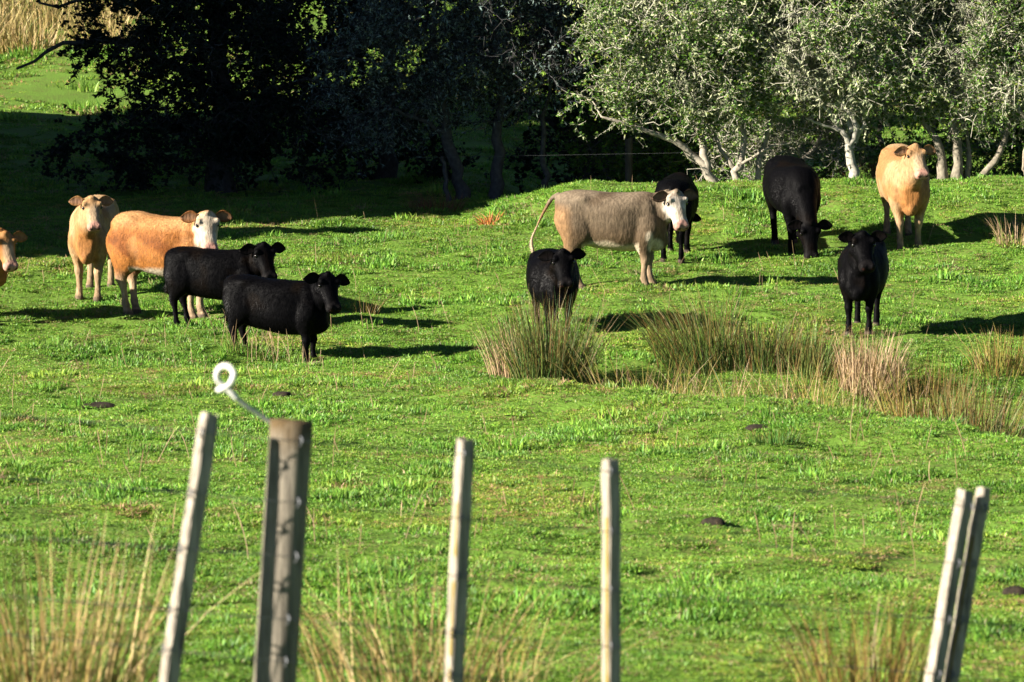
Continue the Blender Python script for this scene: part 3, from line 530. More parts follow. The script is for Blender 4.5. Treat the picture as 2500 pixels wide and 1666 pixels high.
    if kind == 'black':
        c = np.tile(np.array([.0012, .0011, .0014]), (n, 1)); c = mix(c, (.0030, .0019, .0013), sstep(.55, .8, nz)); c = mix(c, (.007, .0062, .0062), muz * .8)
    elif kind == 'tan':
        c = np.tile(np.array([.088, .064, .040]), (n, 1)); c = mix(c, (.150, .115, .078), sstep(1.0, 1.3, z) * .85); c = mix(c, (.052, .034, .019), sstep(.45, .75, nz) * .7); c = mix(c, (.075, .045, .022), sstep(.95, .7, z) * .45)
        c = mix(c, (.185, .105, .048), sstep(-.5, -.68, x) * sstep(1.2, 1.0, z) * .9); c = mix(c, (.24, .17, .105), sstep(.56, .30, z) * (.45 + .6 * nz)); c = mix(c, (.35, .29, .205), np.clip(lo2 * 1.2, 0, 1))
        c = mix(c, (.36, .30, .22), sstep(.13, .08, np.hypot(x - .60, z - .585))); c = mix(c, (.36, .30, .22), sstep(.07, .03, np.hypot(x - .52, (z - .72) * .7)) * (V[:, 1] < 0))
        c = mix(c, (.30, .24, .16), tailm * sstep(1.0, .6, z)); w = facem * sstep(-.06, .0, hf + .06 * (nf - .5)); c = mix(c, (.37, .325, .265), w); c = mix(c, (.26, .205, .145), w * sstep(.45, .75, noise3(V, 11, seed + 51)) * .7); c = mix(c, (.17, .13, .095), w * sstep(.22, .0, hf) * sstep(.40, .62, nf)); c = mix(c, (.27, .155, .12), muz)
    elif kind == 'orange':
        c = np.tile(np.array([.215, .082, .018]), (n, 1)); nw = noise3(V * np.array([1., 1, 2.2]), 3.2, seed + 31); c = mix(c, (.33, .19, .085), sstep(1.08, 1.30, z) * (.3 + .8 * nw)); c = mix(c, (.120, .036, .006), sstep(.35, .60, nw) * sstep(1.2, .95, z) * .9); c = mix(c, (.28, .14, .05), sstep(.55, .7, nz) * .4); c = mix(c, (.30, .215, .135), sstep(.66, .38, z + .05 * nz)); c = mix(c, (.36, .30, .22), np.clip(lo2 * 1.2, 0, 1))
        w = facem * sstep(-.08, -.01, hf + .06 * (nf - .5)); c = mix(c, (.37, .31, .235), w); c = mix(c, (.29, .21, .13), w * sstep(.45, .75, noise3(V, 11, seed + 51)) * .6); c = mix(c, (.26, .175, .095), w * sstep(.12, .0, hf) * sstep(.35, .6, nf)); c = mix(c, (.30, .165, .125), muz)
    else:
        deep = {'cream': (.265, .165, .080), 'ginger': (.225, .100, .028)}[kind]
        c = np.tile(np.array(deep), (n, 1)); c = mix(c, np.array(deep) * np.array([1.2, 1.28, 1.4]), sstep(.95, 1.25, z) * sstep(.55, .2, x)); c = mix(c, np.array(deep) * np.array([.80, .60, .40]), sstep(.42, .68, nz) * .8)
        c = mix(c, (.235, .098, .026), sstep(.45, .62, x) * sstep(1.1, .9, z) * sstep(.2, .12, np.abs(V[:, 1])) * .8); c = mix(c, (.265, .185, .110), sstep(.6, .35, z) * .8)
        w = inhead * sstep(.08, .22, hf + .1 * (nf - .5)) * sstep(.10, .05, np.abs(hs_)); c = mix(c, (.235, .125, .05), inhead * sstep(.16, .04, hf) * (.3 + .7 * nf)); c = mix(c, (.33, .245, .155), w * .75); c = mix(c, (.32, .175, .13), muz)
    eyed = np.minimum(*[np.sqrt((hf - .140) ** 2 + (hs_ - q * .130) ** 2 + (hu + .045) ** 2) for q in (-1, 1)]); c = mix(c, np.array([.05, .03, .02]) if kind != 'black' else (.001, .001, .001), sstep(.042, .026, eyed) * inhead * .75)
    nos = np.minimum(*[np.sqrt(((hf - .475) * .8) ** 2 + (hs_ - q * .052) ** 2 + ((hu + .062) * 1.3) ** 2) for q in (-1, 1)]); c = mix(c, (.03, .012, .01), sstep(.030, .018, nos) * inhead)
    mouth = sstep(.014, .005, np.abs(hu + .125)) * (hf > .33) * inhead; c = mix(c, c.mean(0) * .35, mouth * .6); c = mix(c, (.06, .045, .035), sstep(.065, .05, z) * .9)
    if kind != 'black': c = mix(c, (.10, .07, .04), sstep(.34, .05, z) * sstep(.30, .65, nf) * .75)
    c *= (.88 + .24 * nf)[:, None]
    # to world: shear to the slope, scale, yaw
    ya = rad(yaw); cy, sy = math.cos(ya), math.sin(ya)
    e = .5; gx = (float(ground_z(base[0] + e, base[1], 0)) - float(ground_z(base[0] - e, base[1], 0))) / (2 * e); gy = (float(ground_z(base[0], base[1] + e, 0)) - float(ground_z(base[0], base[1] - e, 0))) / (2 * e)
    def W(p):
        p = np.asarray(p, float) * S; X = p[..., 0] * cy - p[..., 1] * sy; Y_ = p[..., 0] * sy + p[..., 1] * cy
        return np.stack([X, Y_, p[..., 2] + gx * X + gy * Y_], -1)
    root = empty(name, base - np.array([0, 0, .03 + sink]))
    ct, ht = (M_BLACKCOAT, M_BLACKHAIR) if kind == 'black' else (M_COAT, M_HAIR)
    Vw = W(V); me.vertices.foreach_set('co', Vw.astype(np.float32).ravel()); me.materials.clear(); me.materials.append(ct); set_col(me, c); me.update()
    obj('body', me, root)
    # coat hairs
    me.calc_loop_triangles(); tri = np.empty(len(me.loop_triangles) * 3, np.int32); me.loop_triangles.foreach_get('vertices', tri); tri = tri.reshape(-1, 3)
    a = np.linalg.norm(np.cross(V[tri[:, 1]] - V[tri[:, 0]], V[tri[:, 2]] - V[tri[:, 0]]), axis=1); k = rng.choice(len(tri), hair_n, p=a / a.sum()); w = rng.dirichlet((1, 1, 1), hair_n)
    p = (V[tri[k]] * w[:, :, None]).sum(1); nn = norm((nrm[tri[k]] * w[:, :, None]).sum(1)); ih = (inhead[tri[k]] * w).sum(1); hcol = (c[tri[k]] * w[:, :, None]).sum(1) * rng.uniform(.72, 1.22, (hair_n, 1))
    flow = np.array([-.6, 0, -.7]) + rng.normal(0, .18, (hair_n, 3)) + np.stack([np.sin(p[:, 2] * 9 + seed), np.sin(p[:, 0] * 8), np.sin(p[:, 0] * 7 + p[:, 2] * 5)], -1) * .3
    flow = flow - nn * (flow * nn).sum(1)[:, None]; d = norm(norm(flow) + nn * rng.uniform(.05, .40, (hair_n, 1))); L = 1.25 * fluff * rng.uniform(.6, 1.5, hair_n) * (1 - .55 * ih) * np.where(p[:, 2] < .5, .6, 1) * np.where((p[:, 0] < -.8) & (p[:, 2] < .8), 2, 1)
    sd = norm(np.cross(d, nn)) * .0032; tip = p + d * L[:, None]
    HV = np.stack([p - sd - nn * .003, p + sd - nn * .003, tip], 1).reshape(-1, 3)
    hm = new_mesh('coat', W(HV), np.arange(len(HV)).reshape(-1, 3), ht, np.repeat(hcol, 3, 0)); obj('coat', hm, root)['kind'] = 'stuff'
    # ears, eyes
    earc = {'black': ((.0015, .0014, .0016), (.004, .003, .0028)), 'tan': ((.045, .027, .016), (.10, .062, .04)), 'orange': ((.13, .05, .014), (.16, .085, .045)), 'cream': ((.17, .085, .03), (.19, .105, .06)), 'ginger': ((.18, .078, .024), (.17, .085, .04))}[kind]
    for sgn in (-1, 1):
        e0 = hd(.030, sgn * .108, -.055); ax = norm(s * sgn * 1.0 + up * (.02 + earlift) - f * .16 + rng.normal(0, .07, 3)); fw = norm(np.array([f[0], f[1], 0.])) - .22 * s * sgn - .10 * Zv; face = norm(fw - ax * (fw @ ax)); wv = np.cross(ax, face)
        m_ = 9; V_, C_ = [], []; prof = [.032, .050, .066, .075, .077, .071, .058, .038, .012]
        for i in range(m_):
            tq = i / (m_ - 1); cc = e0 + ax * (tq * .215 * hscale) - Zv * (.045 * tq ** 2) * hscale
            for ang in np.arange(10) / 10 * 2 * np.pi:
                bq, th = math.cos(ang), math.sin(ang); cup = (.030 * bq * bq) * (1 - tq * .5)
                V_.append(cc + wv * (bq * prof[i] * hscale) + face * ((th * .009 + cup) * hscale))
                C_.append(earc[1] if th > .2 and abs(bq) < .8 else earc[0])
        V_ = np.array(V_); i0 = np.arange(m_ - 1)[:, None] * 10; j = np.arange(10)[None]; Fq = np.stack([i0 + j, i0 + (j + 1) % 10, i0 + 10 + (j + 1) % 10, i0 + 10 + j], -1).reshape(-1, 4)
        obj('ear', new_mesh('ear', W(V_), [Fq, np.array([np.arange(9, -1, -1)]), np.array([(m_ - 1) * 10 + np.arange(10)])], ct, np.array(C_), True), root)
        ev, eq, et = ellipsoid(hd(.140, sgn * .128, -.045), (.023 * hscale,) * 3); obj('eye', new_mesh('eye', W(ev), [eq, et], M_EYE, None, True), root)
    return tag(root, label, 'cow', 'cattle in the pasture')
cow('cow', 'ginger cow with curly forehead cut off by the picture edge beside the cream cow', -112, 788, 1.25, -20, (.80, -.10, 1.22), -38, 56, 'ginger', seed=2)
cow('cow', 'cream cow facing forward beside the orange white-faced cow, brown ears out', 230, 713, 1.22, -93, (.80, .10, 1.46), 20, 50, 'cream', seed=3, hscale=.97, legs=(.06, -.03, -.08, .05))
cow('cow', 'orange cow with white face and white belly standing beside the black calves', 404, 769, 1.28, -29, (.76, -.14, 1.38), -44, 60, 'orange', seed=4, fluff=.022, hscale=1.05, depth=1.06, length=.96, legs=(0, .05, -.04, .03))
cow('cow', 'black calf standing side-on directly in front of the orange cow', 527, 793, .99, -12, (.80, -.10, 1.40), -50, 54, 'black', seed=5, fluff=.034, hscale=1.25, depth=1.16, length=1.05, sink=.03, legs=(.04, 0, .08, -.04))
cow('cow', 'black calf standing side-on behind tall grass stalks, foremost of the two black calves together', 678, 868, .96, -14, (.80, -.12, 1.44), -48, 55, 'black', seed=6, fluff=.036, hscale=1.24, length=1.08, sink=.05, legs=(.05, .0, .05, -.05), depth=1.22)
cow('cow', 'large grey-brown cow with white face, cream belly and tail swung out', 1495, 699, 1.26, -4, (.87, -.12, 1.31), -62, 58, 'tan', seed=7, fluff=.012, hscale=1.06, depth=1.07, length=.97, legs=(.06, -.02, .02, .10),
    tail=[(-.73, 0, 1.26), (-.82, -.02, 1.22), (-.93, -.05, 1.05), (-1.03, -.10, .84), (-1.10, -.13, .66), (-1.08, -.14, .50), (-1.04, -.14, .40)])
cow('cow', 'black cow mostly hidden behind the grey-brown white-faced cow', 1650, 623, 1.12, 82, (1.0, 0, .55), 0, 70, 'black', seed=8, fluff=.016, width=1.08, legs=(.05, -.05, .03, -.06))
cow('cow', 'black calf facing forward with its legs hidden in a rush tussock', 1350, 812, .98, -80, (.82, 0, 1.42), 2, 54, 'black', seed=9, fluff=.028, hscale=1.22, width=1.25, depth=1.14)
cow('cow', 'big black cow grazing with its head down to the grass', 1935, 603, 1.22, -80, (.98, .02, .56), 2, 73, 'black', seed=10, fluff=.014, width=1.2, hscale=1.1, legs=(-.12, .05, 0, .05))
cow('cow', 'tall cream cow facing forward in front of the hawthorn trunks, head raised', 2206, 591, 1.29, -87, (.80, .03, 1.52), 12, 42, 'cream', seed=11, width=1.08, legs=(-.06, .12, .05, -.10))
cow('cow', 'black calf facing forward at the edge of the dry pale rushes, ears spread', 2106, 802, 1.06, -102, (.78, .08, 1.52), 22, 48, 'black', seed=12, fluff=.020, hscale=1.2, width=1.12, depth=1.12, legs=(-.04, .06, .06, -.03), earlift=.3)

# ------------------------------------------------------------------ rushes and tall grass
RG = [(.035, .075, .012), (.05, .10, .015), (.085, .13, .02), (.024, .052, .011)]; RB = [(.13, .075, .02), (.19, .12, .035), (.10, .055, .016)]
RY = [(.13, .16, .022), (.19, .175, .03), (.09, .14, .02), (.23, .17, .04)]; RP = [(.32, .22, .12), (.38, .27, .16), (.25, .165, .09)]
def rush(name, label, p, radius, h, n, green, dry, frac, rng, lean=(0, 0), spread=.5, wid=.0035, group=None, tipdry=.5):
    root = empty(name, (p[0], p[1], p[2] - .03))
    def part(nm, n, cols, tips):
        K = 6; r = radius * np.sqrt(rng.random(n)); a = rng.random(n) * 6.283; base = np.stack([r * np.cos(a), r * np.sin(a), np.zeros(n)], -1)
        gz = ground_z(p[0] + base[:, 0], p[1] + base[:, 1]) - p[2]; base[:, 2] = gz - .02
        hh = h * rng.uniform(.45, 1.08, n); da = a + rng.normal(0, .7, n); ln = spread * rng.uniform(.1, 1, n) * (.4 + .8 * r / radius)
        d = np.stack([np.cos(da) * ln + lean[0], np.sin(da) * ln + lean[1], np.zeros(n)], -1); t = np.linspace(0, 1, K)[None, :, None]
        brk = (rng.random(n) < .12)[:, None, None] * rng.uniform(.2, .6, n)[:, None, None]
        P = base[:, None] + d[:, None] * hh[:, None, None] * (.45 * t + .55 * t ** 2) + np.array([0, 0, 1.]) * hh[:, None, None] * (t - .22 * np.linalg.norm(d, axis=1)[:, None, None] * t ** 2 - brk * np.maximum(t - .55, 0) * 2)
        ta = rng.random(n) * 6.283; side = np.stack([np.cos(ta), np.sin(ta), np.zeros(n)], -1)
        W = wid * rng.uniform(.7, 1.3, n)[:, None] * np.array([1, 1, .9, .75, .5, .1])[None]; V, F = ribbons(P, W, side)
        c = np.array(cols)[rng.integers(0, len(cols), n)] * rng.uniform(.75, 1.25, (n, 1)); tc = np.array(tips)[rng.integers(0, len(tips), n)] * rng.uniform(.8, 1.2, (n, 1))
        tw = (np.array([0, 0, .15, .4, .8, 1])[None] * (rng.random(n) < tipdry)[:, None])[:, :, None]; cc = c[:, None] * (1 - tw) + tc[:, None] * tw
        obj(nm, new_mesh(nm, V, F, M_STEM, np.repeat(cc.reshape(-1, 3), 2, 0)), root)
    nd = int(n * frac)
    if n - nd: part('green_stems', n - nd, green, RB)
    if nd: part('dry_stems', nd, dry, dry)
    return tag(root, label, 'rush', group)
rng = np.random.default_rng(21)
def back(u, v, push, y0=28):
    q = at(u, v, y0); q = q + np.array([0, push, 0]); q[0] = (u - 1250) / FPX * q[1]; q[2] = float(ground_z(q[0], q[1])); return q
rush('rush_tussock', 'dense dark green rush tussock hiding the legs of the black calf', xy(1345, 42.2), .42, 1.1, 1100, RG, RB, .15, rng, spread=.5)
rush('rush_tussock', 'small pale straw-coloured rush clump beside the dense dark green tussock', xy(1235, 42.6), .18, .80, 170, RG, RP, .85, rng, lean=(-.2, 0), spread=.35)
rush('rush_tussock', 'broad dark rush tussock with stems leaning over towards the calf-hiding tussock', xy(1705, 43.4), .45, .95, 800, RG, RB, .2, rng, lean=(-.28, 0), spread=.6)
rush('rush_tussock', 'low dark green rush tussock in the middle of the rush bed', xy(1860, 43.3), .42, .62, 700, RG, RB, .22, rng, lean=(.05, 0), spread=.5)
rush('rush_tussock', 'lighter green rush tussock between the low dark one and the dry pale one', xy(1990, 43.1), .36, .60, 450, [(.075, .13, .025), (.10, .15, .03)], RB, .2, rng, lean=(.15, 0), spread=.55)
rush('rush_tussock', 'dry pale pinkish-tan rush tussock below the forward-facing black calf', xy(2128, 42.3), .34, .78, 620, RB, RP, .8, rng, lean=(.06, 0), spread=.38)
for k, (u, y, h, n, nm) in enumerate([(1515, 39.6, .62, 90, 'sparse yellow-green rush stems beside the muddy ditch bank'), (1610, 39.4, .62, 150, 'yellow-green rush clump below the leaning dark tussock'), (1700, 38.6, .5, 110, 'thin yellowing rush clump on the near lip of the hollow'),
        (1810, 38.2, .55, 150, 'arching yellow-green rush clump below the low dark tussock'), (1930, 37.6, .68, 190, 'tall yellow rush clump with stems crossing each other'), (2050, 37.0, .66, 180, 'upright yellow-green rush clump below the dry pale tussock'),
        (2140, 36.4, .5, 110, 'loose pale yellow rush stems beside the brown-stemmed tussock'), (1740, 40.6, .5, 90, 'short straw-tipped rush clump in the bottom of the hollow'), (1990, 40.4, .45, 90, 'short yellow rush clump in the hollow below the lighter green tussock')]):
    rush('rush_clump', nm, xy(u, y), .34, h * 1.55, int(n * 1.05), RY, RP, .20, rng, spread=.85, lean=(rng.normal(0, .1), 0))
rush('rush_tussock', 'brown-stemmed rush tussock on the near bank edge', xy(2270, 34.2), .36, 1.0, 480, RY, RB, .55, rng, spread=.5)
rush('rush_tussock', 'dark-based rush tussock with fine upright stems next to the brown-stemmed one', xy(2400, 33.6), .32, .98, 430, [(.08, .11, .03), (.12, .14, .04)], RB, .4, rng, spread=.45, lean=(.12, 0))
rush('rush_tussock', 'yellow-green rush tussock alone on the open grass right of the dry pale rushes', xy(2445, 43.2), .34, .52, 330, RY, RB, .35, rng, spread=.6)
rush('rush_tussock', 'small dry rush clump behind the foremost black calf', xy(890, 48.2), .16, .36, 70, RY, RB, .6, rng, spread=.6)
rush('rush_tussock', 'dry grass clump by the picture edge beyond the tall cream cow', xy(2480, 53.6), .30, .55, 130, RY, RP, .75, rng, spread=.8)
rush('rush_tussock', 'orange-brown rush tussock behind the single straight hawthorn trunk', xy(2130, 61.5), .35, .75, 350, RB, [(.26, .14, .05)], .6, rng, spread=.6)
rush('weed_patch', 'dull red-brown weed patch in the shade below the lichened tree', xy(1060, 60.0), .45, .34, 350, RB, [(.16, .06, .03), (.12, .05, .03)], .8, rng, spread=.9)
rush('dock_plant', 'small rusty red dock plant at the edge of the shade', xy(1195, 57.0), .16, .26, 90, [(.36, .10, .03)], [(.42, .13, .04)], .5, rng, spread=1.0, wid=.008)
# foreground, out of focus
GD = [(.30, .21, .08), (.25, .165, .06), (.34, .255, .115)]
rush('grass_tussock', 'big golden dry grass tussock at the corner beside the tilted batten', xy(110, 14.6), .36, .86, 420, RY, GD, .6, rng, spread=.75, wid=.003, lean=(.03, 0))
rush('grass_tussock', 'wide loose golden dry grass clump between the round post and the next batten', xy(1010, 15.6), .42, .72, 210, RY, GD, .65, rng, spread=1.25, wid=.0028)
rush('grass_tussock', 'thin golden dry grass stalks in front of the upright batten', xy(1240, 15.4), .32, .55, 70, RY, GD, .75, rng, spread=1.0, wid=.0026)
rush('grass_tussock', 'brown-green dry grass tussock beside the doubled battens', xy(2110, 15.4), .24, .56, 230, RY, RB, .6, rng, spread=.6, wid=.0028)
# stalks scattered over the pasture
rush('grass_tuft', 'fresh green grass tuft hiding the hind feet of the foremost black calf', xy(600, 43.7), .28, .24, 260, [(.08, .19, .02), (.11, .22, .025)], RP, 0, rng, spread=.7, wid=.004)
rush('grass_tuft', 'fresh green grass tuft under the belly of the foremost black calf', xy(690, 43.6), .26, .17, 200, [(.08, .19, .02), (.11, .22, .025)], RP, 0, rng, spread=.7, wid=.004)
rush('grass_tuft', 'dark green grass tuft on the open near slope between the upright and doubled battens', xy(1895, 31.0), .20, .20, 260, [(.045, .13, .02), (.06, .15, .02)], RP, 0, rng, spread=.7, wid=.004)
def stalks():
    n = 620; y = rng.uniform(22, 58, n); x = rng.uniform(-1, 1, n) * (.134 * y + 1); k = fbm(x * .6, y * .6, 141, 2) > .45; x, y = x[k], y[k]; ex_y = rng.uniform(43.2, 44.6, 60); ex = (rng.uniform(520, 780, 60) - 1250) / FPX * ex_y
    x, y = np.concatenate([x, ex]), np.concatenate([y, ex_y]); n = len(x); z = ground_z(x, y); h = rng.uniform(.12, .34, n); h[-60:] *= 1.3; t = np.linspace(0, 1, 5)[None, :, None]
    d = rng.normal(0, .25, (n, 3)); d[:, 2] = 1; P = np.stack([x, y, z - .01], -1)[:, None] + d[:, None] * h[:, None, None] * t + np.stack([rng.normal(0, .12, n), rng.normal(0, .12, n), np.zeros(n)], -1)[:, None] * h[:, None, None] * t ** 2
    side = np.tile(np.array([1., 0, 0]), (n, 1)); W = .0028 * np.array([1, .9, .8, 1.2, .3])[None] * np.ones((n, 1)); V, F = ribbons(P, W, side)
    c = np.array(RP)[rng.integers(0, 3, n)] * rng.uniform(.7, 1.2, (n, 1)); tag(obj('grass_stalks', new_mesh('grass_stalks', V, F, M_STEM, np.repeat(c, 10, 0))), 'scattered dry seed stalks standing up from the grazed grass', 'grass', kind='stuff')
stalks()
def hill_tufts():
    for k in range(26):
        y = rng.uniform(96, 116); u = rng.uniform(-150, 330); rush('hill_tussock', 'dry golden tussock on the sunlit hillside beyond the dark evergreen', xy(u, y), .7, rng.uniform(.9, 1.4), 150, RY, [(.34, .24, .10), (.29, .20, .075), (.25, .21, .07)], .7, rng, spread=.7, wid=.014, group='tussocks on the far hillside')
hill_tufts()
# cow pats, and two plain dark discs of the same build
M_DUNG_DARK_SPOT = mat_plain('dung_and_dark_spot', (.010, .008, .005), .9, .2, noise=30, col2=(.028, .020, .012), bump=.8)
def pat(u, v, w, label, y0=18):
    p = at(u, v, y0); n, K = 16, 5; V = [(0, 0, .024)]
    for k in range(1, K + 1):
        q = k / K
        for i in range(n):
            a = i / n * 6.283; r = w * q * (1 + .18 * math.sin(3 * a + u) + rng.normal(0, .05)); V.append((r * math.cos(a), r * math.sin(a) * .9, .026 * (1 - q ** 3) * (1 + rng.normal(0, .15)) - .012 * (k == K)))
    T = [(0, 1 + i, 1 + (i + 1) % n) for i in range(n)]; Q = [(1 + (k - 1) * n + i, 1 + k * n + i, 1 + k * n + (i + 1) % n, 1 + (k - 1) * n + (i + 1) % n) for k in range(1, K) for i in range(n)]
    tag(obj('cow_pat_or_dark_spot', new_mesh('cow_pat_or_dark_spot', np.array(V), [np.array(T), np.array(Q)], M_DUNG_DARK_SPOT, None, True), loc=(p[0], p[1], p[2] + .012)), label, 'cow pat', 'cow pats in the grass')
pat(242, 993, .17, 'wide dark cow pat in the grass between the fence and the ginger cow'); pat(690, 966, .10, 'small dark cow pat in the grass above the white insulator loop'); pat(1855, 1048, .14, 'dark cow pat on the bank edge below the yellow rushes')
pat(1745, 1280, .08, 'dark disc painting the shade of a hollow in the grass between the upright batten and the doubled battens'); pat(2480, 1450, .07, 'small flat dark disc in the grass beyond the doubled battens')  # first disc paints the shadow of a grass hollow; second is just dark

# ------------------------------------------------------------------ foreground fence
M_WOOD = mat_plain('weathered_batten', (.055, .046, .040), .9, .1, noise=16, stretch=(7, 7, .25), col2=(.38, .33, .265), bump=1.0, lo=.30, hi=.60)
M_POST = mat_plain('round_post_wood', (.050, .044, .036), .9, .1, noise=14, stretch=(6, 6, .25), col2=(.23, .20, .155), bump=1.0, lo=.30, hi=.60)
M_MOSS = mat_plain('lichen_stain', (.15, .11, .02), .95, .1, noise=24, stretch=(1, 1, .3), col2=(.22, .16, .04))
def stain_top(m, zl, colr):
    nt = m.node_tree; N = nt.nodes; L = nt.links; b = N['Principled BSDF']; src = b.inputs['Base Color'].links[0].from_socket
    tc = N.new('ShaderNodeTexCoord'); sp = N.new('ShaderNodeSeparateXYZ'); nz = N.new('ShaderNodeTexNoise'); nz.inputs['Scale'].default_value = 26; nz.inputs['Detail'].default_value = 5
    L.new(tc.outputs['Object'], sp.inputs[0]); L.new(tc.outputs['Object'], nz.inputs['Vector'])
    ad = N.new('ShaderNodeMath'); ad.operation = 'MULTIPLY_ADD'; ad.inputs[1].default_value = .14; L.new(nz.outputs['Fac'], ad.inputs[0]); L.new(sp.outputs['Z'], ad.inputs[2])
    mr = N.new('ShaderNodeMapRange'); mr.inputs['From Min'].default_value = zl - .05; mr.inputs['From Max'].default_value = zl + .07; L.new(ad.outputs[0], mr.inputs['Value'])
    mx = N.new('ShaderNodeMix'); mx.data_type = 'RGBA'; L.new(mr.outputs[0], mx.inputs[0]); L.new(src, mx.inputs[6]); mx.inputs[7].default_value = (*colr, 1); L.new(mx.outputs[2], b.inputs['Base Color'])
M_STEEL = mat_plain('galvanised_steel', (.10, .105, .11), .55, .4, metal=.6)
M_ROD = mat_plain('pale_rod', (.34, .34, .33), .5, .4, metal=.3)
M_WIRE = mat_plain('dull_wire', (.16, .165, .17), .6, .4, metal=.6)
M_WHITE = mat_plain('white_plastic', (.55, .54, .50), .5, .3)
FD = np.array([.839, .545, 0]); FN = np.array([.545, -.839, 0])           # along the fence, out of its face
F0 = np.array([(505 - 1250) / FPX * 11.45, 11.45])
def on_fence(u, v):
    """pixel -> point in the vertical plane of the fence wires"""
    c, s = math.cos(PITCH), math.sin(PITCH); du = (u - 1250) / FPX; dv = -(v - 833) / FPX; d = np.array([du, c + dv * s, -s + dv * c]); o = np.array([0, 0, ZC])
    q = np.array([F0[0], F0[1], 0]); k = ((q - o) @ FN) / (d @ FN); return o + d * k
def batten(label, top, bot, staples, w=.05, off=.026, seed=0, moss=True, th=.046):
    rg = np.random.default_rng(seed); a = on_fence(*top) - FN * off + FD * .65 * off; b_ = on_fence(*bot) - FN * off + FD * .65 * off
    d = (a - b_) / np.linalg.norm(a - b_); ext = max(.0, (b_[2] - (float(ground_z(b_[0], b_[1])) - .1)) / d[2]); b_ = b_ - d * ext
    root = empty('fence_batten', b_); L = np.linalg.norm(a - b_); K = 24; prof = []
    hw, ht, bv = w / 2, th / 2, .005
    ring = [(-hw, -ht + bv), (-hw + bv, -ht), (hw - bv, -ht), (hw, -ht + bv), (hw, ht - bv), (hw - bv, ht), (-hw + bv, ht), (-hw, ht - bv)]
    nn = norm(FN - d * (FN @ d)); ff = np.cross(d, nn) * (1 if np.cross(d, nn) @ FD > 0 else -1); V = []
    for k in range(K):
        q = k / (K - 1); wob = rg.normal(0, .0008, 2); tw = 1 - .10 * (k == K - 1)
        for (x, y) in ring: V.append(d * (q * L) + ff * (x * tw + wob[0] + rg.normal(0, .0006)) - nn * (y * tw + wob[1]) * -1 + (d * rg.normal(0, .003) if k == K - 1 else 0))
    i0 = np.arange(K - 1)[:, None] * 8; j = np.arange(8)[None]; Fq = np.stack([i0 + j, i0 + (j + 1) % 8, i0 + 8 + (j + 1) % 8, i0 + 8 + j], -1).reshape(-1, 4)
    obj('timber', new_mesh('timber', np.array(V), [Fq, np.array([(K - 1) * 8 + np.arange(8)])], M_WOOD), root)
    if moss:   # strip of yellow lichen along the corner between the two faces
        P = np.array([d * (L * t) - ff * (hw + .0009) + nn * (ht - .011) for t in np.linspace(.12, .84, 18)]); W = .004 + .005 * rg.random(18); V, F = ribbons(P[None], W[None], nn[None])
        obj('lichen_stain', new_mesh('lichen_stain', V, F, M_MOSS), root)
    for (su, sv) in staples:
        p = on_fence(su, sv) - FN * (off - .026) - b_; sec = curve_pts([p - d * .012 - FN * .012, p - d * .011 + FN * .004, p + FN * .009, p + d * .011 + FN * .004, p + d * .012 - FN * .012], 12)
        V, F = tubes(sec[None], np.full((1, 12), .0032), 6); obj('staple', new_mesh('staple', V, F, M_STEEL, None, True), root)
    return tag(root, label, 'fence batten', 'fence battens in the foreground')
batten('steeply tilted weathered fence batten beside the round post', (505, 1017), (410, 1640), [(516, 1060), (490, 1210), (465, 1346), (439, 1495), (421, 1593)], seed=1, moss=False, off=.092)
batten('slightly tilted fence batten with yellow lichen stain standing in the golden grass', (1135, 1078), (1108, 1650), [(1146, 1112), (1140, 1269), (1132, 1410), (1119, 1549), (1114, 1652)], seed=2, off=.062)
batten('upright weathered fence batten standing alone', (1493, 1128), (1494, 1650), [(1506, 1155), (1506, 1302), (1505, 1445), (1506, 1583)], seed=3, off=.062)
batten('tilted fence batten of the doubled pair, its pale face on the outside', (2360, 1200), (2282, 1660), [(2370, 1238), (2340, 1376), (2316, 1514), (2293, 1647)], seed=4, moss=False)
batten('tilted fence batten of the doubled pair, thinner and set behind with a yellow stain', (2405, 1194), (2326, 1660), [(2406, 1241), (2377, 1378), (2350, 1516), (2325, 1649)], w=.040, off=.030, seed=5)
# round post
a = on_fence(709, 1032) - FN * .068 + FD * .044; b_ = on_fence(668, 1666) - FN * .068 + FD * .044; d = norm(a - b_); b_ = b_ - d * ((b_[2] - float(ground_z(b_[0], b_[1])) + .2) / d[2])
root = empty('fence_post', b_); L = np.linalg.norm(a - b_); rg = np.random.default_rng(9); sx = norm(np.cross(d, np.array([0, 1., 0]))); sy = np.cross(d, sx); V = []; ang = np.arange(28) / 28 * 6.283
wob = 1 + .02 * np.sin(3 * ang + 1) + rg.normal(0, .008, 28); lv = list(np.linspace(0, L - .006, 22)) + [L]
for k, h in enumerate(lv):
    r = .066 * (1 if k < 22 else .92)
    for q, w_ in zip(ang, wob): V.append(d * (h + (rg.normal(0, .0015) if k > 20 else 0)) + (sx * math.cos(q) + sy * math.sin(q)) * r * w_)
V.append(d * (L + .002)); i0 = np.arange(22)[:, None] * 28; j = np.arange(28)[None]; Fq = np.stack([i0 + j, i0 + (j + 1) % 28, i0 + 28 + (j + 1) % 28, i0 + 28 + j], -1).reshape(-1, 4); j = j[0]
pm = new_mesh('timber', np.array(V), [Fq, np.stack([np.full(28, 23 * 28), 22 * 28 + j, 22 * 28 + (j + 1) % 28], -1)], M_POST, None, True); stain_top(M_POST, L * d[2], (.085, .058, .028))
obj('timber', pm, root)
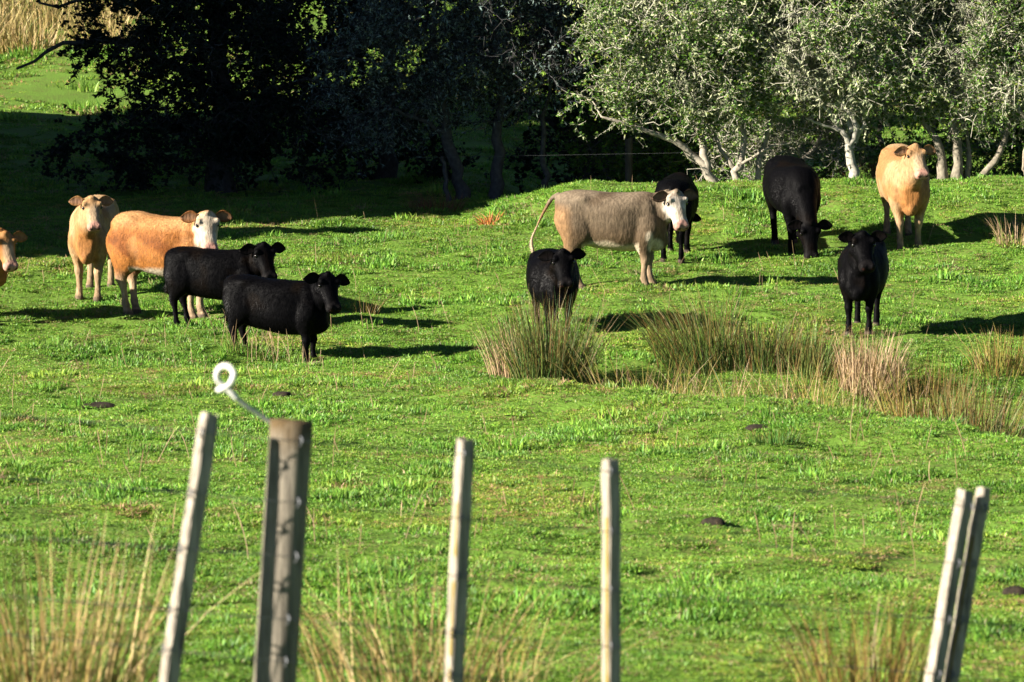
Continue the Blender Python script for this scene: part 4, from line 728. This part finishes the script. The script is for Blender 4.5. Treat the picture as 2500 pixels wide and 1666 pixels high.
for (su, sv) in [(734, 1078), (727, 1228), (722, 1361), (703, 1513), (697, 1616)]:
    p = on_fence(su, sv) - b_; ax = (p @ d); o2 = norm(p - d * ax); p = d * ax + o2 * .069; sec = curve_pts([p - d * .013 - o2 * .01, p - d * .012 + o2 * .004, p + o2 * .010, p + d * .012 + o2 * .004, p + d * .013 - o2 * .01], 12)
    V, F = tubes(sec[None], np.full((1, 12), .0038), 6); obj('staple', new_mesh('staple', V, F, M_STEEL, None, True), root)
tag(root, 'thick round wooden fence post with rusty stained top', 'fence post')
# pigtail insulator on an arm behind the post
def pt(u, v, y): k = on_fence(u, v); o = np.array([0, 0, ZC]); return o + (k - o) * (y / k[1])
yq = b_[1] + .02; root = empty('pigtail_insulator', pt(690, 1060, yq)); o_ = pt(690, 1060, yq)
rod = curve_pts([pt(700, 1062, yq + .06), pt(655, 1027, yq + .05), pt(600, 990, yq + .02), pt(562, 960, yq)], 12) - o_; V, F = tubes(rod[None], np.full((1, 12), .0068), 8); obj('steel_rod', new_mesh('steel_rod', V, F, M_ROD, None, True), root)
lp = [pt(578, 971, yq), pt(556, 956, yq), pt(538, 948, yq), pt(528, 938, yq - .004)]; loop = [pt(578, 972, yq + .003), pt(560, 955, yq)] + [pt(550 + 21 * math.cos(t), 917 + 23 * math.sin(t), yq - .004 - .004 * k) for k, t in enumerate(np.radians(np.arange(150, 400, 25) - 15 + 0))] + [pt(562, 938, yq - .05 + .005), pt(545, 949, yq - .045), pt(532, 953, yq - .03)]
P = curve_pts(loop, 60) - o_; V, F = tubes(P[None], np.full((1, 60), .0088), 10); obj('white_loop', new_mesh('white_loop', V, F, M_WHITE, None, True), root)
tag(root, 'white plastic pigtail insulator on a steel rod above the round post', 'insulator')
# wires
rows = [[(516, 1060), (734, 1078), (1146, 1112), (1506, 1155), (2370, 1238)], [(490, 1210), (727, 1228), (1140, 1269), (1506, 1302), (2340, 1376)], [(465, 1346), (722, 1361), (1132, 1410), (1505, 1445), (2316, 1514)],
        [(439, 1495), (703, 1513), (1119, 1549), (1506, 1583), (2293, 1647)], [(421, 1593), (697, 1616), (1114, 1652), (1500, 1690), (2285, 1755)]]
for row, nm in zip(rows, ['topmost thin fence wire stapled to the posts', 'second fence wire below the topmost one', 'third fence wire halfway down the battens', 'fourth fence wire, second from the lowest', 'lowest fence wire in the golden grass']):
    pts = [on_fence(*q) + FN * .004 for q in row]; pts[0] = pts[0] - FN * .066; pts[2] = pts[2] - FN * .036; pts[3] = pts[3] - FN * .036; e0 = pts[0] - (pts[1] - pts[0]) / np.linalg.norm(pts[1] - pts[0]) * 1.6; e1 = pts[-1] + (pts[-1] - pts[-2]) / np.linalg.norm(pts[-1] - pts[-2]) * 1.6
    P = curve_pts([e0] + pts + [e1], 60); V, F = tubes((P - P[0])[None], np.full((1, 60), .0017), 5); tag(obj('fence_wire', new_mesh('fence_wire', V, F, M_WIRE, None, True), loc=P[0]), nm, 'fence wire', 'fence wires in the foreground')
# back fence by the trees
M_BPOST = mat_plain('old_post', (.06, .05, .04), .9, .1, noise=12, stretch=(2, 2, .3), col2=(.10, .085, .065))
for (u, y, h, lab) in [(1535, 63.0, 1.15, 'dark old fence post in shade between the lichened tree and the leaning hawthorn')]:
    p = xy(u, y); a_ = np.linspace(0, 6.283, 12, endpoint=False); hs = [-.2, .3, .7, h - .02, h]; V = np.array([[(.062 if k < 4 else .05) * math.cos(q) * (1 + .04 * math.sin(3 * q)), (.062 if k < 4 else .05) * math.sin(q), z + (.02 * math.cos(q) if k == 4 else 0)] for k, z in enumerate(hs) for q in a_])
    i0 = np.arange(4)[:, None] * 12; j = np.arange(12)[None]; Fq = np.stack([i0 + j, i0 + (j + 1) % 12, i0 + 12 + (j + 1) % 12, i0 + 12 + j], -1).reshape(-1, 4)
    tag(obj('old_fence_post', new_mesh('old_fence_post', V, [Fq, np.array([48 + np.arange(12)])], M_BPOST, None, True), loc=p), lab, 'fence post')
for hgt, lab in [(.62, 'thin wire of the back fence running behind the hawthorn trunks')]:
    P = np.array([xy(u, 61.1) + np.array([0, 0, hgt]) for u in np.linspace(1000, 2600, 30)]); P[:, 2] = np.interp(P[:, 0], [P[0, 0], P[-1, 0]], [P[0, 2] + .15, P[-1, 2] + .1])
    V, F = tubes((P - P[0])[None], np.full((1, 30), .0018), 5); tag(obj('back_fence_wire', new_mesh('back_fence_wire', V, F, M_STEEL, None, True), loc=P[0]), lab, 'fence wire')
